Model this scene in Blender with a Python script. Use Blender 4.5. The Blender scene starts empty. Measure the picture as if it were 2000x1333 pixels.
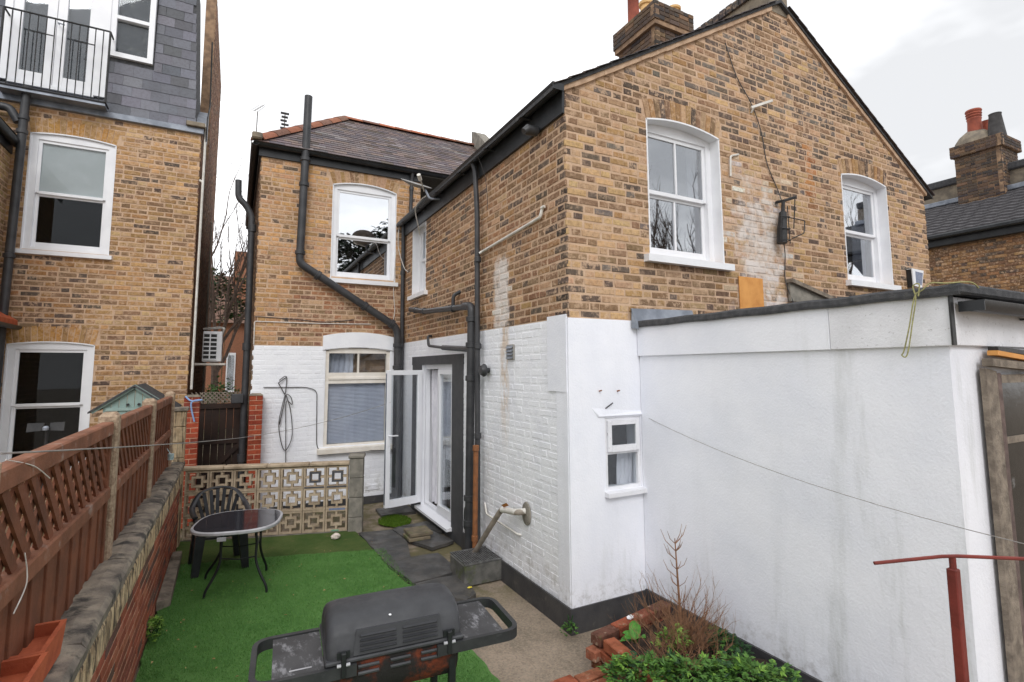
import bpy, math, random
from mathutils import Vector, Matrix, noise as mnoise
R = math.radians
random.seed(7)
SC = bpy.context.scene
COL = SC.collection

# ------------------------------------------------------------------ camera
CAM = Vector((-2.7546, -4.0887, 2.3208))
def camera():
    pitch, roll, yaw = .0991, -.0045, .4867
    fw = Vector((math.sin(yaw)*math.cos(pitch), math.cos(yaw)*math.cos(pitch), math.sin(pitch)))
    rt = Vector((math.cos(yaw), -math.sin(yaw), 0)); up = rt.cross(fw)
    c, s = math.cos(roll), math.sin(roll)
    rt, up = rt*c + up*s, up*c - rt*s
    cd = bpy.data.cameras.new('camera'); cd.sensor_width = 36; cd.lens = 1021.1124/2000*36
    cd.shift_y = -48/2000; cd.clip_start = .05; cd.clip_end = 500
    o = bpy.data.objects.new('camera', cd); COL.objects.link(o)
    m = Matrix((rt, up, -fw)).transposed().to_4x4(); m.translation = CAM
    o.matrix_world = m; SC.camera = o
    return fw, rt, up
FW, RT, UP = camera()
def pix(p):
    d = Vector(p) - CAM; z = d.dot(FW)
    if z < .05: return (-9999, -9999, z)
    return (1000 + 1021.1*d.dot(RT)/z, 618.5 - 1021.1*d.dot(UP)/z, z)

SKX = 0.
# ------------------------------------------------------------------ world: bright overcast sky
SUN_EL, SUN_AZ = 40, 199      # elevation; compass-like azimuth from +Y clockwise (behind the camera)
w = bpy.data.worlds.new('World'); SC.world = w; w.use_nodes = True
nt = w.node_tree; nt.nodes.clear()
out = nt.nodes.new('ShaderNodeOutputWorld'); bg = nt.nodes.new('ShaderNodeBackground')
sky = nt.nodes.new('ShaderNodeTexSky'); sky.sky_type = 'NISHITA'; sky.sun_disc = False
sky.sun_elevation = R(SUN_EL); sky.sun_rotation = R(SUN_AZ)
tc = nt.nodes.new('ShaderNodeTexCoord'); mp = nt.nodes.new('ShaderNodeMapping'); mp.inputs['Scale'].default_value = (1, 1, 2.2); mp.inputs['Location'].default_value = (SKX, 0, 0)
no = nt.nodes.new('ShaderNodeTexNoise'); no.inputs['Scale'].default_value = 1.6; no.inputs['Detail'].default_value = 5; no.inputs['Roughness'].default_value = .55
cr = nt.nodes.new('ShaderNodeValToRGB'); cr.color_ramp.elements[0].position = .40; cr.color_ramp.elements[1].position = .62
cr.color_ramp.elements[0].color = (8.5, 8.6, 8.8, 1); cr.color_ramp.elements[1].color = (16.6, 16.7, 16.9, 1)
mx = nt.nodes.new('ShaderNodeMix'); mx.data_type = 'RGBA'; mx.inputs[0].default_value = .94
L = nt.links.new
L(tc.outputs['Generated'], mp.inputs['Vector']); L(mp.outputs[0], no.inputs['Vector']); L(no.outputs[0], cr.inputs[0])
L(sky.outputs[0], mx.inputs[6]); L(cr.outputs[0], mx.inputs[7]); L(mx.outputs[2], bg.inputs['Color'])
bg.inputs['Strength'].default_value = .106
L(bg.outputs[0], out.inputs['Surface'])
sd = bpy.data.lights.new('sun', 'SUN'); sd.energy = 1.2; sd.angle = R(24); sd.color = (1, .988, .972)
so = bpy.data.objects.new('sun', sd); COL.objects.link(so)
az = R(SUN_AZ); el = R(SUN_EL)
to_sun = Vector((math.sin(az)*math.cos(el), math.cos(az)*math.cos(el), math.sin(el)))
so.rotation_euler = to_sun.to_track_quat('Z', 'Y').to_euler()
vs = SC.view_settings; vs.view_transform = 'Standard'; vs.look = 'None'; vs.exposure = 0.0; vs.gamma = 1; vs.use_curve_mapping = False
SC.cycles.use_denoising = True; SC.cycles.max_bounces = 8; SC.cycles.transparent_max_bounces = 12
SC.cycles.sample_clamp_indirect = 6

# ------------------------------------------------------------------ colour and materials
def lin(r, g, b):
    f = lambda c: (c/255/12.92) if c/255 <= .04045 else ((c/255+.055)/1.055)**2.4
    return (f(r), f(g), f(b))
class NT:
    def __init__(s, name):
        s.m = bpy.data.materials.new(name); s.m.use_nodes = True; s.t = s.m.node_tree; s.t.nodes.clear()
        s.o = s.n('ShaderNodeOutputMaterial'); s.b = s.n('ShaderNodeBsdfPrincipled'); s.l(s.b.outputs[0], s.o.inputs[0])
        s.geo = s.n('ShaderNodeNewGeometry'); s.pos = s.geo.outputs['Position']
    def n(s, t): return s.t.nodes.new(t)
    def l(s, a, b): s.t.links.new(a, b)
    def noise(s, scale, detail=5, rough=.55, vec=None, stretch=None, off=0):
        v = vec or s.pos
        if stretch or off:
            mp = s.n('ShaderNodeMapping'); mp.inputs['Scale'].default_value = stretch or (1, 1, 1); mp.inputs['Location'].default_value = (off, off*1.3, off*.7)
            s.l(v, mp.inputs['Vector']); v = mp.outputs[0]
        x = s.n('ShaderNodeTexNoise'); x.inputs['Scale'].default_value = scale; x.inputs['Detail'].default_value = detail; x.inputs['Roughness'].default_value = rough
        s.l(v, x.inputs['Vector']); return x.outputs['Fac']
    def ramp(s, fac, a, b, lo=0., hi=1.):
        x = s.n('ShaderNodeMapRange'); x.interpolation_type = 'SMOOTHSTEP'
        for i, v in enumerate((a, b, lo, hi)): x.inputs[i+1].default_value = v
        s.l(fac, x.inputs[0]); return x.outputs[0]
    def mix(s, fac, a, b, blend='MIX'):
        x = s.n('ShaderNodeMix'); x.data_type = 'RGBA'; x.blend_type = blend
        for v, i in ((fac, 0), (a, 6), (b, 7)):
            if isinstance(v, (tuple, list)): x.inputs[i].default_value = (*v[:3], 1)
            elif isinstance(v, (int, float)): x.inputs[i].default_value = v
            else: s.l(v, x.inputs[i])
        return x.outputs[2]
    def math(s, op, a, b=0.):
        x = s.n('ShaderNodeMath'); x.operation = op
        for i, v in enumerate((a, b)):
            if isinstance(v, (int, float)): x.inputs[i].default_value = v
            else: s.l(v, x.inputs[i])
        return x.outputs[0]
    def bump(s, h, strength=.4, dist=.01):
        x = s.n('ShaderNodeBump'); x.inputs['Strength'].default_value = strength; x.inputs['Distance'].default_value = dist
        s.l(h, x.inputs['Height']); s.l(x.outputs[0], s.b.inputs['Normal'])
    def fin(s, col, rough=.8, metal=0., spec=.5):
        if isinstance(col, (tuple, list)): s.b.inputs['Base Color'].default_value = (*col[:3], 1)
        else: s.l(col, s.b.inputs['Base Color'])
        if isinstance(rough, (int, float)): s.b.inputs['Roughness'].default_value = rough
        else: s.l(rough, s.b.inputs['Roughness'])
        s.b.inputs['Metallic'].default_value = metal; s.b.inputs['Specular IOR Level'].default_value = spec
        return s.m
def limewash(t, c):
    """old whitewash and lime residue: one patch on the gable below a vanished flue, one run on the side wall"""
    sx = t.n('ShaderNodeSeparateXYZ'); t.l(t.pos, sx.inputs[0]); x, y, z = sx.outputs; M_ = lambda *a: a[0] if len(a) == 1 else t.math('MULTIPLY', a[0], M_(*a[1:]))
    g = M_(t.ramp(y, .08, .04), t.ramp(x, 2.1, 2.55), t.ramp(x, 3.7, 2.95), t.ramp(z, 5.1, 4.1))
    s_ = M_(t.ramp(x, .08, .04), t.ramp(x, -.1, -.05), t.ramp(y, 1.1, 1.28), t.ramp(y, 1.72, 1.5), t.ramp(z, 3.85, 3.5), t.ramp(z, 2.6, 2.75))
    n = t.noise(5.5, 7, .68, off=31); k = t.math('ADD', g, t.math('MULTIPLY', s_, 1.25))
    f = t.ramp(t.math('ADD', t.math('MULTIPLY', k, .33), n), .66, .96, 0, .85)
    return t.mix(M_(f, t.ramp(k, 0, .08)), c, lin(222,214,208))
def plain(name, c, c2=None, scale=6, rough=.7, bump=0, bscale=40, metal=0, spec=.4, stain=None, streak=None, lo=.3, hi=.7, lime=False):
    """a base colour broken up by noise, with optional blotchy stains and rain streaks"""
    t = NT(name); col = c
    if c2: col = t.mix(t.ramp(t.noise(scale), lo, hi), c, c2)
    if stain:   # (colour, scale, threshold, amount)
        col = t.mix(t.ramp(t.noise(stain[1], 7, .62, off=3.1), stain[2], stain[2]+.16, 0, stain[3]), col, stain[0])
    if streak:
        col = t.mix(t.ramp(t.noise(streak[1], 5, .6, stretch=(1, 1, .09), off=7.7), streak[2], streak[2]+.2, 0, streak[3]), col, streak[0])
    if lime: col = limewash(t, col)
    if bump: t.bump(t.noise(bscale, 6, .6), bump, .012)
    return t.fin(col, rough, metal, spec)
def tinted(name, src, rough=.88, grain=.35, bump=.45, smear=False):
    """brick-like: colour per piece (mesh attribute or object colour), mottled and pitted"""
    t = NT(name)
    if src == 'attr':
        a = t.n('ShaderNodeAttribute'); a.attribute_name = 'tint'; c = a.outputs['Color']
    else:
        a = t.n('ShaderNodeObjectInfo'); c = a.outputs['Color']
    n1 = t.noise(24, 5, .7); n2 = t.noise(120, 4, .65)
    c = t.mix(t.ramp(n1, .42, .66, 0, grain*1.5), c, t.mix(1., c, (.4, .34, .31), 'MULTIPLY'))
    c = t.mix(t.ramp(n2, .54, .74, 0, grain*1.4), c, t.mix(1., c, (.42, .38, .35), 'MULTIPLY'))
    if smear: c = t.mix(t.math('MULTIPLY', t.ramp(t.noise(19, 6, .72, off=5), .48, .62, 0, .9), t.ramp(t.noise(1.7, 4, .6, off=12), .36, .62, .35, 1.)), c, lin(200,170,142))   # mortar smeared over the faces
    c = t.mix(t.ramp(t.noise(1.1, 4, .6, off=9), .52, .72, 0, .3), c, t.mix(1., c, (.5, .46, .44), 'MULTIPLY'))     # soot in large patches
    if smear: c = limewash(t, c)
    t.bump(t.math('ADD', t.noise(60, 5, .7), t.math('MULTIPLY', n1, .8)), bump, .012)
    return t.fin(c, rough, 0, .25)

MT = {}
MT['brick'] = tinted('stock_brick', 'attr', smear=True); MT['brick_obj'] = tinted('stock_brick_piece', 'obj', smear=True)
MT['brick_sooty'] = tinted('sooty_brick', 'attr', .92, .3, .5)
MT['red'] = tinted('red_brick', 'obj', .85, .3); MT['slate_obj'] = tinted('slate_piece', 'obj', .55, .18, .25); MT['slate'] = tinted('slate', 'attr', .6, .25, .35)
MT['mortar'] = plain('mortar', lin(208,178,150), lin(186,156,130), 9, .95, .5, 90, stain=(lin(150,120,96), 2.4, .56, .6), lime=True)
MT['mortar_dark'] = plain('sooty_mortar', lin(168,138,110), lin(120,98,80), 7, .95, .5, 90)
MT['mortar_red'] = plain('pale_mortar', lin(208,172,146), lin(184,146,122), 9, .95, .4, 90)
def painted():
    t = NT('white_masonry_paint')
    c = t.mix(t.ramp(t.noise(3, 6, .6), .4, .7), lin(242,243,247), lin(233,234,240))
    c = t.mix(t.ramp(t.noise(26, 6, .7, off=2), .63, .76, 0, .5), c, lin(190,188,186))
    c = t.mix(t.ramp(t.noise(7, 6, .65, stretch=(1, 1, .1), off=9), .6, .78, 0, .2), c, lin(196,190,180))
    # splash-back dirt and flaking close to the plinth
    sx = t.n('ShaderNodeSeparateXYZ'); t.l(t.pos, sx.inputs[0])
    low = t.ramp(sx.outputs[2], .75, .2); d = t.math('MULTIPLY', low, t.ramp(t.noise(9, 7, .65, off=4), .46, .68, 0, .5))
    c = t.mix(d, c, lin(164,160,152))
    # tan run-off stain below the leaking overflow on the side wall
    run = t.math('MULTIPLY', t.math('MULTIPLY', t.ramp(sx.outputs[1], 1.16, 1.27), t.ramp(sx.outputs[1], 1.46, 1.36)), t.ramp(sx.outputs[2], 1.25, 2.2))
    c = t.mix(t.math('MULTIPLY', run, t.ramp(t.noise(12, 6, .65, stretch=(1, 1, .3), off=8), .36, .6, 0, .8)), c, lin(206,182,156))
    t.bump(t.math('ADD', t.noise(34, 6, .65), t.math('MULTIPLY', t.noise(7, 3, .5), 1.2)), .38, .01)
    return t.fin(c, .72, 0, .3)
MT['white_brick'] = painted()
def render_mat():
    t = NT('white_render')
    c = t.mix(t.ramp(t.noise(1.3, 6, .6), .35, .7), lin(241,242,248), lin(232,234,242))
    sx = t.n('ShaderNodeSeparateXYZ'); t.l(t.pos, sx.inputs[0])
    st = t.ramp(t.noise(5, 6, .62, stretch=(1, 1, .14), off=6), .5, .72)
    # algae streaks: strongest toward the outer corner (its gutter leaks) and along the foot of the wall
    near = t.ramp(sx.outputs[1], -1.3, -2.55, 0, .36); low = t.ramp(sx.outputs[2], 1.1, .25, 0, .28)
    c = t.mix(t.math('MULTIPLY', st, t.math('ADD', t.math('ADD', near, low), .04)), c, lin(150,154,143))
    c = t.mix(t.math('MULTIPLY', t.ramp(sx.outputs[2], .45, .2, 0, .45), t.ramp(t.noise(14, 7, .7, off=1), .46, .66)), c, lin(140,134,126))
    c = t.mix(t.ramp(t.noise(48, 4, .6, off=8), .7, .78, 0, .35), c, lin(160,160,160))
    t.bump(t.math('ADD', t.noise(55, 6, .6), t.math('MULTIPLY', t.noise(4, 3, .5), 2.5)), .35, .008)
    return t.fin(c, .7, 0, .3)
MT['render'] = render_mat()
MT['plinth'] = plain('black_plinth_paint', lin(58,58,61), lin(74,73,73), 5, .6, .3, 50, stain=(lin(112,108,100), 9, .58, .5), streak=(lin(125,122,116), 22, .62, .4))
MT['grey_band'] = plain('charcoal_paint', lin(66,67,70), lin(76,76,78), 6, .6, .3, 60)
MT['gloss'] = plain('white_gloss_paint', lin(240,241,244), lin(232,233,237), 4, .38, .06, 30)
MT['upvc'] = plain('white_plastic_frame', lin(238,239,243), lin(232,233,238), 3, .3)
MT['oldwhite'] = plain('flaking_white_wood', lin(234,234,238), lin(222,222,226), 5, .6, .35, 60, stain=(lin(120,112,106), 42, .6, .85))
MT['creamwhite'] = plain('aged_cream_paint', lin(236,230,222), lin(222,214,202), 5, .55, .15, 50, stain=(lin(196,160,130), 16, .64, .6))
MT['black_pipe'] = plain('black_painted_pipe', lin(52,53,56), lin(68,68,70), 6, .42, .15, 60, stain=(lin(86,84,82), 14, .6, .5))
MT['fascia'] = plain('black_gutter', lin(36,38,41), lin(50,52,55), 5, .4, .1, 40, stain=(lin(70,72,74), 8, .58, .5))
MT['white_pipe'] = plain('white_plastic_pipe', lin(225,222,216), lin(206,202,194), 9, .4)
MT['grey_pipe'] = plain('dirty_grey_waste_pipe', lin(150,140,128), lin(122,114,104), 12, .6, .2)
MT['copper'] = plain('rusty_brown_pipe', lin(150,96,58), lin(120,80,54), 10, .6, .3)
MT['lead'] = plain('lead_flashing', lin(150,156,166), lin(116,122,132), 6, .5, .25, 24, metal=.3)
MT['felt'] = plain('mineral_roofing_felt', lin(86,86,88), lin(66,67,70), 20, .9, .7, 180, stain=(lin(120,118,112), 5, .58, .5))
MT['turf'] = None
MT['cable'] = plain('grey_cable', lin(74,72,72), None, 5, .6)
MT['cable_white'] = plain('white_cable', lin(226,222,216), lin(200,195,188), 20, .55)
MT['wire'] = plain('washing_line_wire', lin(158,154,150), lin(130,126,124), 20, .5)
MT['rope'] = plain('yellow_green_twine', lin(176,172,120), lin(140,138,96), 60, .8)
MT['metal_dark'] = plain('black_iron', lin(34,34,36), lin(48,47,47), 20, .5, .2)
MT['ply'] = plain('bare_plywood', lin(222,160,90), lin(200,136,70), 5, .7, .15, 60, stain=(lin(176,112,56), 6, .6, .5))
MT['oldwood'] = plain('weathered_grey_wood', lin(146,134,120), lin(104,94,84), 12, .85, .6, 50, stain=(lin(70,62,56), 10, .58, .7))
MT['terracotta'] = plain('terracotta', lin(186,96,62), lin(160,78,50), 8, .8, .3, 50, stain=(lin(140,124,100), 6, .6, .5))
MT['pot_red'] = plain('red_clay_pot', lin(160,84,64), lin(134,70,56), 6, .75, .2, 50, stain=(lin(110,74,60), 7, .6, .5))
MT['pot_cream'] = plain('buff_clay_pot', lin(226,186,128), lin(206,164,110), 6, .75, .2, 50)
MT['pot_dark'] = plain('sooted_clay_pot', lin(84,82,82), lin(60,58,58), 6, .8, .3, 50)
MT['flaunch'] = plain('cement_flaunching', lin(150,138,120), lin(110,102,92), 5, .9, .6, 30)
MT['dark_room'] = plain('dim_room_wall', lin(46,45,46), lin(38,37,38), 2, .9)  # near-black walls: the gloom of the unlit rooms is put into the colour
MT['curtain'] = plain('net_curtain', lin(232,230,236), lin(216,214,222), 8, .9)
MT['blind'] = plain('pale_blind', lin(206,208,220), lin(196,198,212), 6, .7)
MT['concrete'] = plain('concrete', lin(150,144,134), lin(120,116,108), 8, .92, .6, 60, stain=(lin(84,82,70), 6, .58, .6))
def glass(name, base, tint=(1, 1, 1)):
    t = NT(name); t.t.nodes.remove(t.b)
    lw = t.n('ShaderNodeLayerWeight'); lw.inputs['Blend'].default_value = .5
    f = t.math('ADD', t.math('MULTIPLY', t.math('POWER', lw.outputs['Facing'], 3.), .7), base)
    g = t.n('ShaderNodeBsdfGlossy'); g.inputs['Roughness'].default_value = .015; g.inputs['Color'].default_value = (.95, .97, 1, 1)
    tr = t.n('ShaderNodeBsdfTransparent'); tr.inputs['Color'].default_value = (*tint, 1)
    bm = t.n('ShaderNodeBump'); bm.inputs['Strength'].default_value = .03; bm.inputs['Distance'].default_value = .02
    t.l(t.noise(1.6, 2, .5), bm.inputs['Height']); t.l(bm.outputs[0], g.inputs['Normal'])
    mx = t.n('ShaderNodeMixShader'); t.l(f, mx.inputs[0]); t.l(tr.outputs[0], mx.inputs[1]); t.l(g.outputs[0], mx.inputs[2]); t.l(mx.outputs[0], t.o.inputs[0])
    return t.m
MT['glass'] = glass('window_glass', .07, (.9, .92, .93))
MT['glass_dark'] = glass('shaded_glass', .02, (.85, .87, .88)); MT['glass_sky'] = glass('reflective_glass', .3, (.7, .72, .74))  # dark and sky-bright reflections are set through reflectance, window by window
MT['glass_bright'] = glass('bright_sky_glass', .6, (.6, .62, .64))  # reflectance raised beyond real glass for a near-white sky reflection
MT['glass_dim'] = glass('clear_glass', .03, (.92, .94, .95))

# ------------------------------------------------------------------ mesh helpers
def tag(o, label=None, cat=None, group=None, kind=None):
    for k, v in (('label', label), ('category', cat), ('group', group), ('kind', kind)):
        if v: o[k] = v
    return o
def thing(name, label, cat, loc=(0, 0, 0), rz=0, group=None):
    o = bpy.data.objects.new(name, None); COL.objects.link(o); o.location = loc; o.rotation_euler = (0, 0, rz); o.empty_display_size = .2
    return tag(o, label, cat, group)
def link(name, me, parent=None, kind=None, color=None):
    o = bpy.data.objects.new(name, me); COL.objects.link(o)
    if parent: o.parent = parent
    if kind: o['kind'] = kind
    if color: o.color = (*color[:3], 1)
    return o
class MB:
    """collects shapes in a local frame and links them as one mesh object"""
    def __init__(s, M=None): s.v = []; s.f = []; s.c = []; s.M = M; s.col = None
    def add(s, vs, fs):
        b = len(s.v)
        s.v += [tuple(s.M @ Vector(p)) if s.M else tuple(p) for p in vs]
        s.f += [tuple(b+i for i in f) for f in fs]
        s.c += [s.col]*len(fs); return s
    def box(s, x0, x1, y0, y1, z0, z1, ch=0):
        if ch <= 0:
            return s.add([(x0,y0,z0),(x1,y0,z0),(x1,y1,z0),(x0,y1,z0),(x0,y0,z1),(x1,y0,z1),(x1,y1,z1),(x0,y1,z1)],
                [(0,3,2,1),(4,5,6,7),(0,1,5,4),(1,2,6,5),(2,3,7,6),(3,0,4,7)])
        c = min(ch, (x1-x0)*.45, (y1-y0)*.45, (z1-z0)*.45); V = []; idx = {}
        for ix, (xa, dx) in enumerate(((x0, c), (x1, -c))):
            for iy, (ya, dy) in enumerate(((y0, c), (y1, -c))):
                for iz, (za, dz) in enumerate(((z0, c), (z1, -c))):
                    for k in range(3):
                        p = [xa+dx, ya+dy, za+dz]; p[k] = (xa, ya, za)[k]
                        idx[ix, iy, iz, k] = len(V); V.append(tuple(p))
        F = []
        for i in (0, 1):
            F.append([idx[i,a,b,0] for a, b in ((0,0),(1,0),(1,1),(0,1))][::1 if i else -1])
            F.append([idx[a,i,b,1] for a, b in ((0,0),(1,0),(1,1),(0,1))][::-1 if i else 1])
            F.append([idx[a,b,i,2] for a, b in ((0,0),(1,0),(1,1),(0,1))][::1 if i else -1])
        for a in (0, 1):
            for b in (0, 1):
                F.append((idx[a,b,0,0], idx[a,b,1,0], idx[a,b,1,1], idx[a,b,0,1]))
                F.append((idx[a,0,b,0], idx[a,1,b,0], idx[a,1,b,2], idx[a,0,b,2]))
                F.append((idx[0,a,b,1], idx[1,a,b,1], idx[1,a,b,2], idx[0,a,b,2]))
                for c2 in (0, 1): F.append((idx[a,b,c2,0], idx[a,b,c2,1], idx[a,b,c2,2]))
        return s.add(V, F)
    def prism(s, poly, a, b, axis='y'):
        """extrude a polygon: axis y -> poly is (x,z); axis x -> (y,z); axis z -> (x,y)"""
        mk = {'y': lambda p, t: (p[0], t, p[1]), 'x': lambda p, t: (t, p[0], p[1]), 'z': lambda p, t: (p[0], p[1], t)}[axis]
        n = len(poly); V = [mk(p, a) for p in poly] + [mk(p, b) for p in poly]
        return s.add(V, [tuple(range(n)), tuple(range(2*n-1, n-1, -1))] + [(i, n+i, n+(i+1) % n, (i+1) % n) for i in range(n)])
    def hexa(s, p8): return s.add(p8, [(0,3,2,1),(4,5,6,7),(0,1,5,4),(1,2,6,5),(2,3,7,6),(3,0,4,7)])
    def bar(s, a, b, wx, wz, up=(0, 0, 1)):
        a, b = Vector(a), Vector(b); d = (b-a).normalized(); u = Vector(up)
        if abs(d.dot(u)) > .98: u = Vector((1, 0, 0))
        sd = d.cross(u).normalized(); u = sd.cross(d); P = []
        for q in (a, b):
            for i, j in ((-1,-1),(1,-1),(1,1),(-1,1)): P.append(q + sd*wx/2*i + u*wz/2*j)
        return s.add(P, [(0,1,2,3),(7,6,5,4),(0,4,5,1),(1,5,6,2),(2,6,7,3),(3,7,4,0)])
    def tube(s, path, r, n=8, caps=True):
        P = [Vector(p) for p in path]; m = len(P); rr = r if isinstance(r, (list, tuple)) else [r]*m
        T = [(P[min(i+1, m-1)] - P[max(i-1, 0)]).normalized() for i in range(m)]
        u = T[0].orthogonal().normalized(); V = []; F = []
        for i in range(m):
            u = (u - T[i]*u.dot(T[i])); u = u.normalized() if u.length > 1e-6 else T[i].orthogonal().normalized(); w = T[i].cross(u)
            V += [P[i] + (u*math.cos(2*math.pi*k/n) + w*math.sin(2*math.pi*k/n))*rr[i] for k in range(n)]
        for i in range(m-1):
            F += [(i*n+k, i*n+(k+1) % n, (i+1)*n+(k+1) % n, (i+1)*n+k) for k in range(n)]
        if caps: F += [tuple(range(n-1, -1, -1)), tuple((m-1)*n+k for k in range(n))]
        return s.add(V, F)
    def lathe(s, prof, c=(0, 0, 0), n=16, caps=True):
        V = [(c[0]+r*math.cos(2*math.pi*k/n), c[1]+r*math.sin(2*math.pi*k/n), c[2]+z) for r, z in prof for k in range(n)]; m = len(prof)
        F = [(i*n+k, i*n+(k+1) % n, (i+1)*n+(k+1) % n, (i+1)*n+k) for i in range(m-1) for k in range(n)]
        if caps: F += [tuple(range(n-1, -1, -1)), tuple((m-1)*n+k for k in range(n))]
        return s.add(V, F)
    def mesh(s, name, mat, smooth=False):
        me = bpy.data.meshes.new(name); me.from_pydata(s.v, [], s.f)
        for m in (mat if isinstance(mat, list) else [mat]): me.materials.append(MT[m] if isinstance(m, str) else m)
        if any(c is not None for c in s.c):
            a = me.color_attributes.new('tint', 'FLOAT_COLOR', 'CORNER'); data = []
            for f, c in zip(s.f, s.c): data += [*(c or (.3, .3, .3))[:3], 1.]*len(f)
            a.data.foreach_set('color', data)
        if smooth:
            me.polygons.foreach_set('use_smooth', [True]*len(me.polygons))
            try: me.set_sharp_from_angle(angle=R(40))
            except Exception: pass
        me.update(); return me
    def build(s, name, mat, parent=None, smooth=False, kind=None): return link(name, s.mesh(name, mat, smooth), parent, kind)
def bez(pts, n=8):
    """smooth path through points"""
    P = [Vector(p) for p in pts]; out = []
    for i in range(len(P)-1):
        p0, p1, p2, p3 = P[max(i-1, 0)], P[i], P[i+1], P[min(i+2, len(P)-1)]
        for k in range(n):
            t = k/n; out.append(.5*((2*p1) + (p2-p0)*t + (2*p0-5*p1+4*p2-p3)*t*t + (3*p1-p0-3*p2+p3)*t**3))
    out.append(P[-1]); return out
def elbow(path, r=.06, n=5):
    """polyline with rounded corners"""
    P = [Vector(p) for p in path]; out = [P[0]]
    for i in range(1, len(P)-1):
        a, b, c = P[i-1], P[i], P[i+1]; d = min(r, (b-a).length*.45, (c-b).length*.45); p, q = b+(a-b).normalized()*d, b+(c-b).normalized()*d
        for k in range(n+1):
            t = k/n; out.append(p*(1-t)**2 + b*2*t*(1-t) + q*t*t)
    out.append(P[-1]); return out
def sag(a, b, drop, n=14):
    a, b = Vector(a), Vector(b); return [a.lerp(b, i/n) - Vector((0, 0, drop*4*(i/n)*(1-i/n))) for i in range(n+1)]
def wall_frame(ox, oy, rz, oz=0): return Matrix.Translation((ox, oy, oz)) @ Matrix.Rotation(rz, 4, 'Z')
FRONT = lambda x, y: wall_frame(x, y, 0)            # wall faces -Y: local x = world X, local y runs inward (+Y)
SIDE = lambda x, y: wall_frame(x, y, R(-90))         # wall faces -X: local x = -Y, local y runs inward (+X)
# ------------------------------------------------------------------ brick walls
CH = .0799                        # course height
def jit(a): return random.uniform(-a, a)
BRICK_MESH = {}
def brick_mesh(kind, length, h, mat):
    """shared brick shapes: a block with worn arrises; the face lies in local y=0, its back sunk in the mortar"""
    key = (kind, round(length, 3), mat, random.randrange(4))
    if key not in BRICK_MESH:
        m = MB(); brick_shape(m, -length/2, length/2, -h/2, h/2, 0)
        BRICK_MESH[key] = m.mesh('brick', mat)
    return BRICK_MESH[key]
def brick_shape(m, x0, x1, z0, z1, out, back=.02, ch=.005):
    j = .0036
    a = [(x0+jit(j), back, z0+jit(j)), (x1+jit(j), back, z0+jit(j)), (x1+jit(j), back, z1+jit(j)), (x0+jit(j), back, z1+jit(j))]
    f = [(x0+ch+jit(j), -out, z0+ch+jit(j)), (x1-ch+jit(j), -out, z0+ch+jit(j)), (x1-ch+jit(j), -out, z1-ch+jit(j)), (x0+ch+jit(j), -out, z1-ch+jit(j))]
    e = [(p[0], -out+ch*.8, p[2]) for p in a]
    m.add(a+e+f, [(0,1,5,4),(1,2,6,5),(2,3,7,6),(3,0,4,7),(4,5,9,8),(5,6,10,9),(6,7,11,10),(7,4,8,11),(8,9,10,11)])
def cut(iv, a, b):
    out = []
    for p, q in iv:
        if b <= p or a >= q: out.append((p, q)); continue
        if a > p: out.append((p, a))
        if b < q: out.append((b, q))
    return out
class Arched:
    """an opening with a segmental head: x0..x1, from zb up to the springing zs with a rise"""
    def __init__(s, x0, x1, zb, zs, rise=.0, pad=0): s.x0, s.x1, s.zb, s.zs, s.rise, s.pad = x0, x1, zb, zs, rise, pad
    def top(s, x):
        if s.rise <= 0: return s.zs
        w = (s.x1-s.x0)/2; r = (w*w+s.rise**2)/(2*s.rise); c = (s.x0+s.x1)/2
        return s.zs + s.rise - r + math.sqrt(max(r*r-(x-c)**2, 0))
    def at(s, z, pad=0):
        if z < s.zb or z > s.zs+s.rise+pad: return None
        if z <= s.zs+pad*.0: return (s.x0, s.x1)
        w = (s.x1-s.x0)/2; c = (s.x0+s.x1)/2
        if s.rise <= 0: return (s.x0, s.x1) if pad else None
        r = (w*w+s.rise**2)/(2*s.rise) + pad; h = z-(s.zs+s.rise-(r-pad)); q = r*r-h*h
        if q <= 0: return None
        hw = min(math.sqrt(q), w+ (.06 if pad else 0)); return (c-hw, c+hw)
POOL = {}                          # per thing: every loose brick, so that the 300 that show largest become objects
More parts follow.
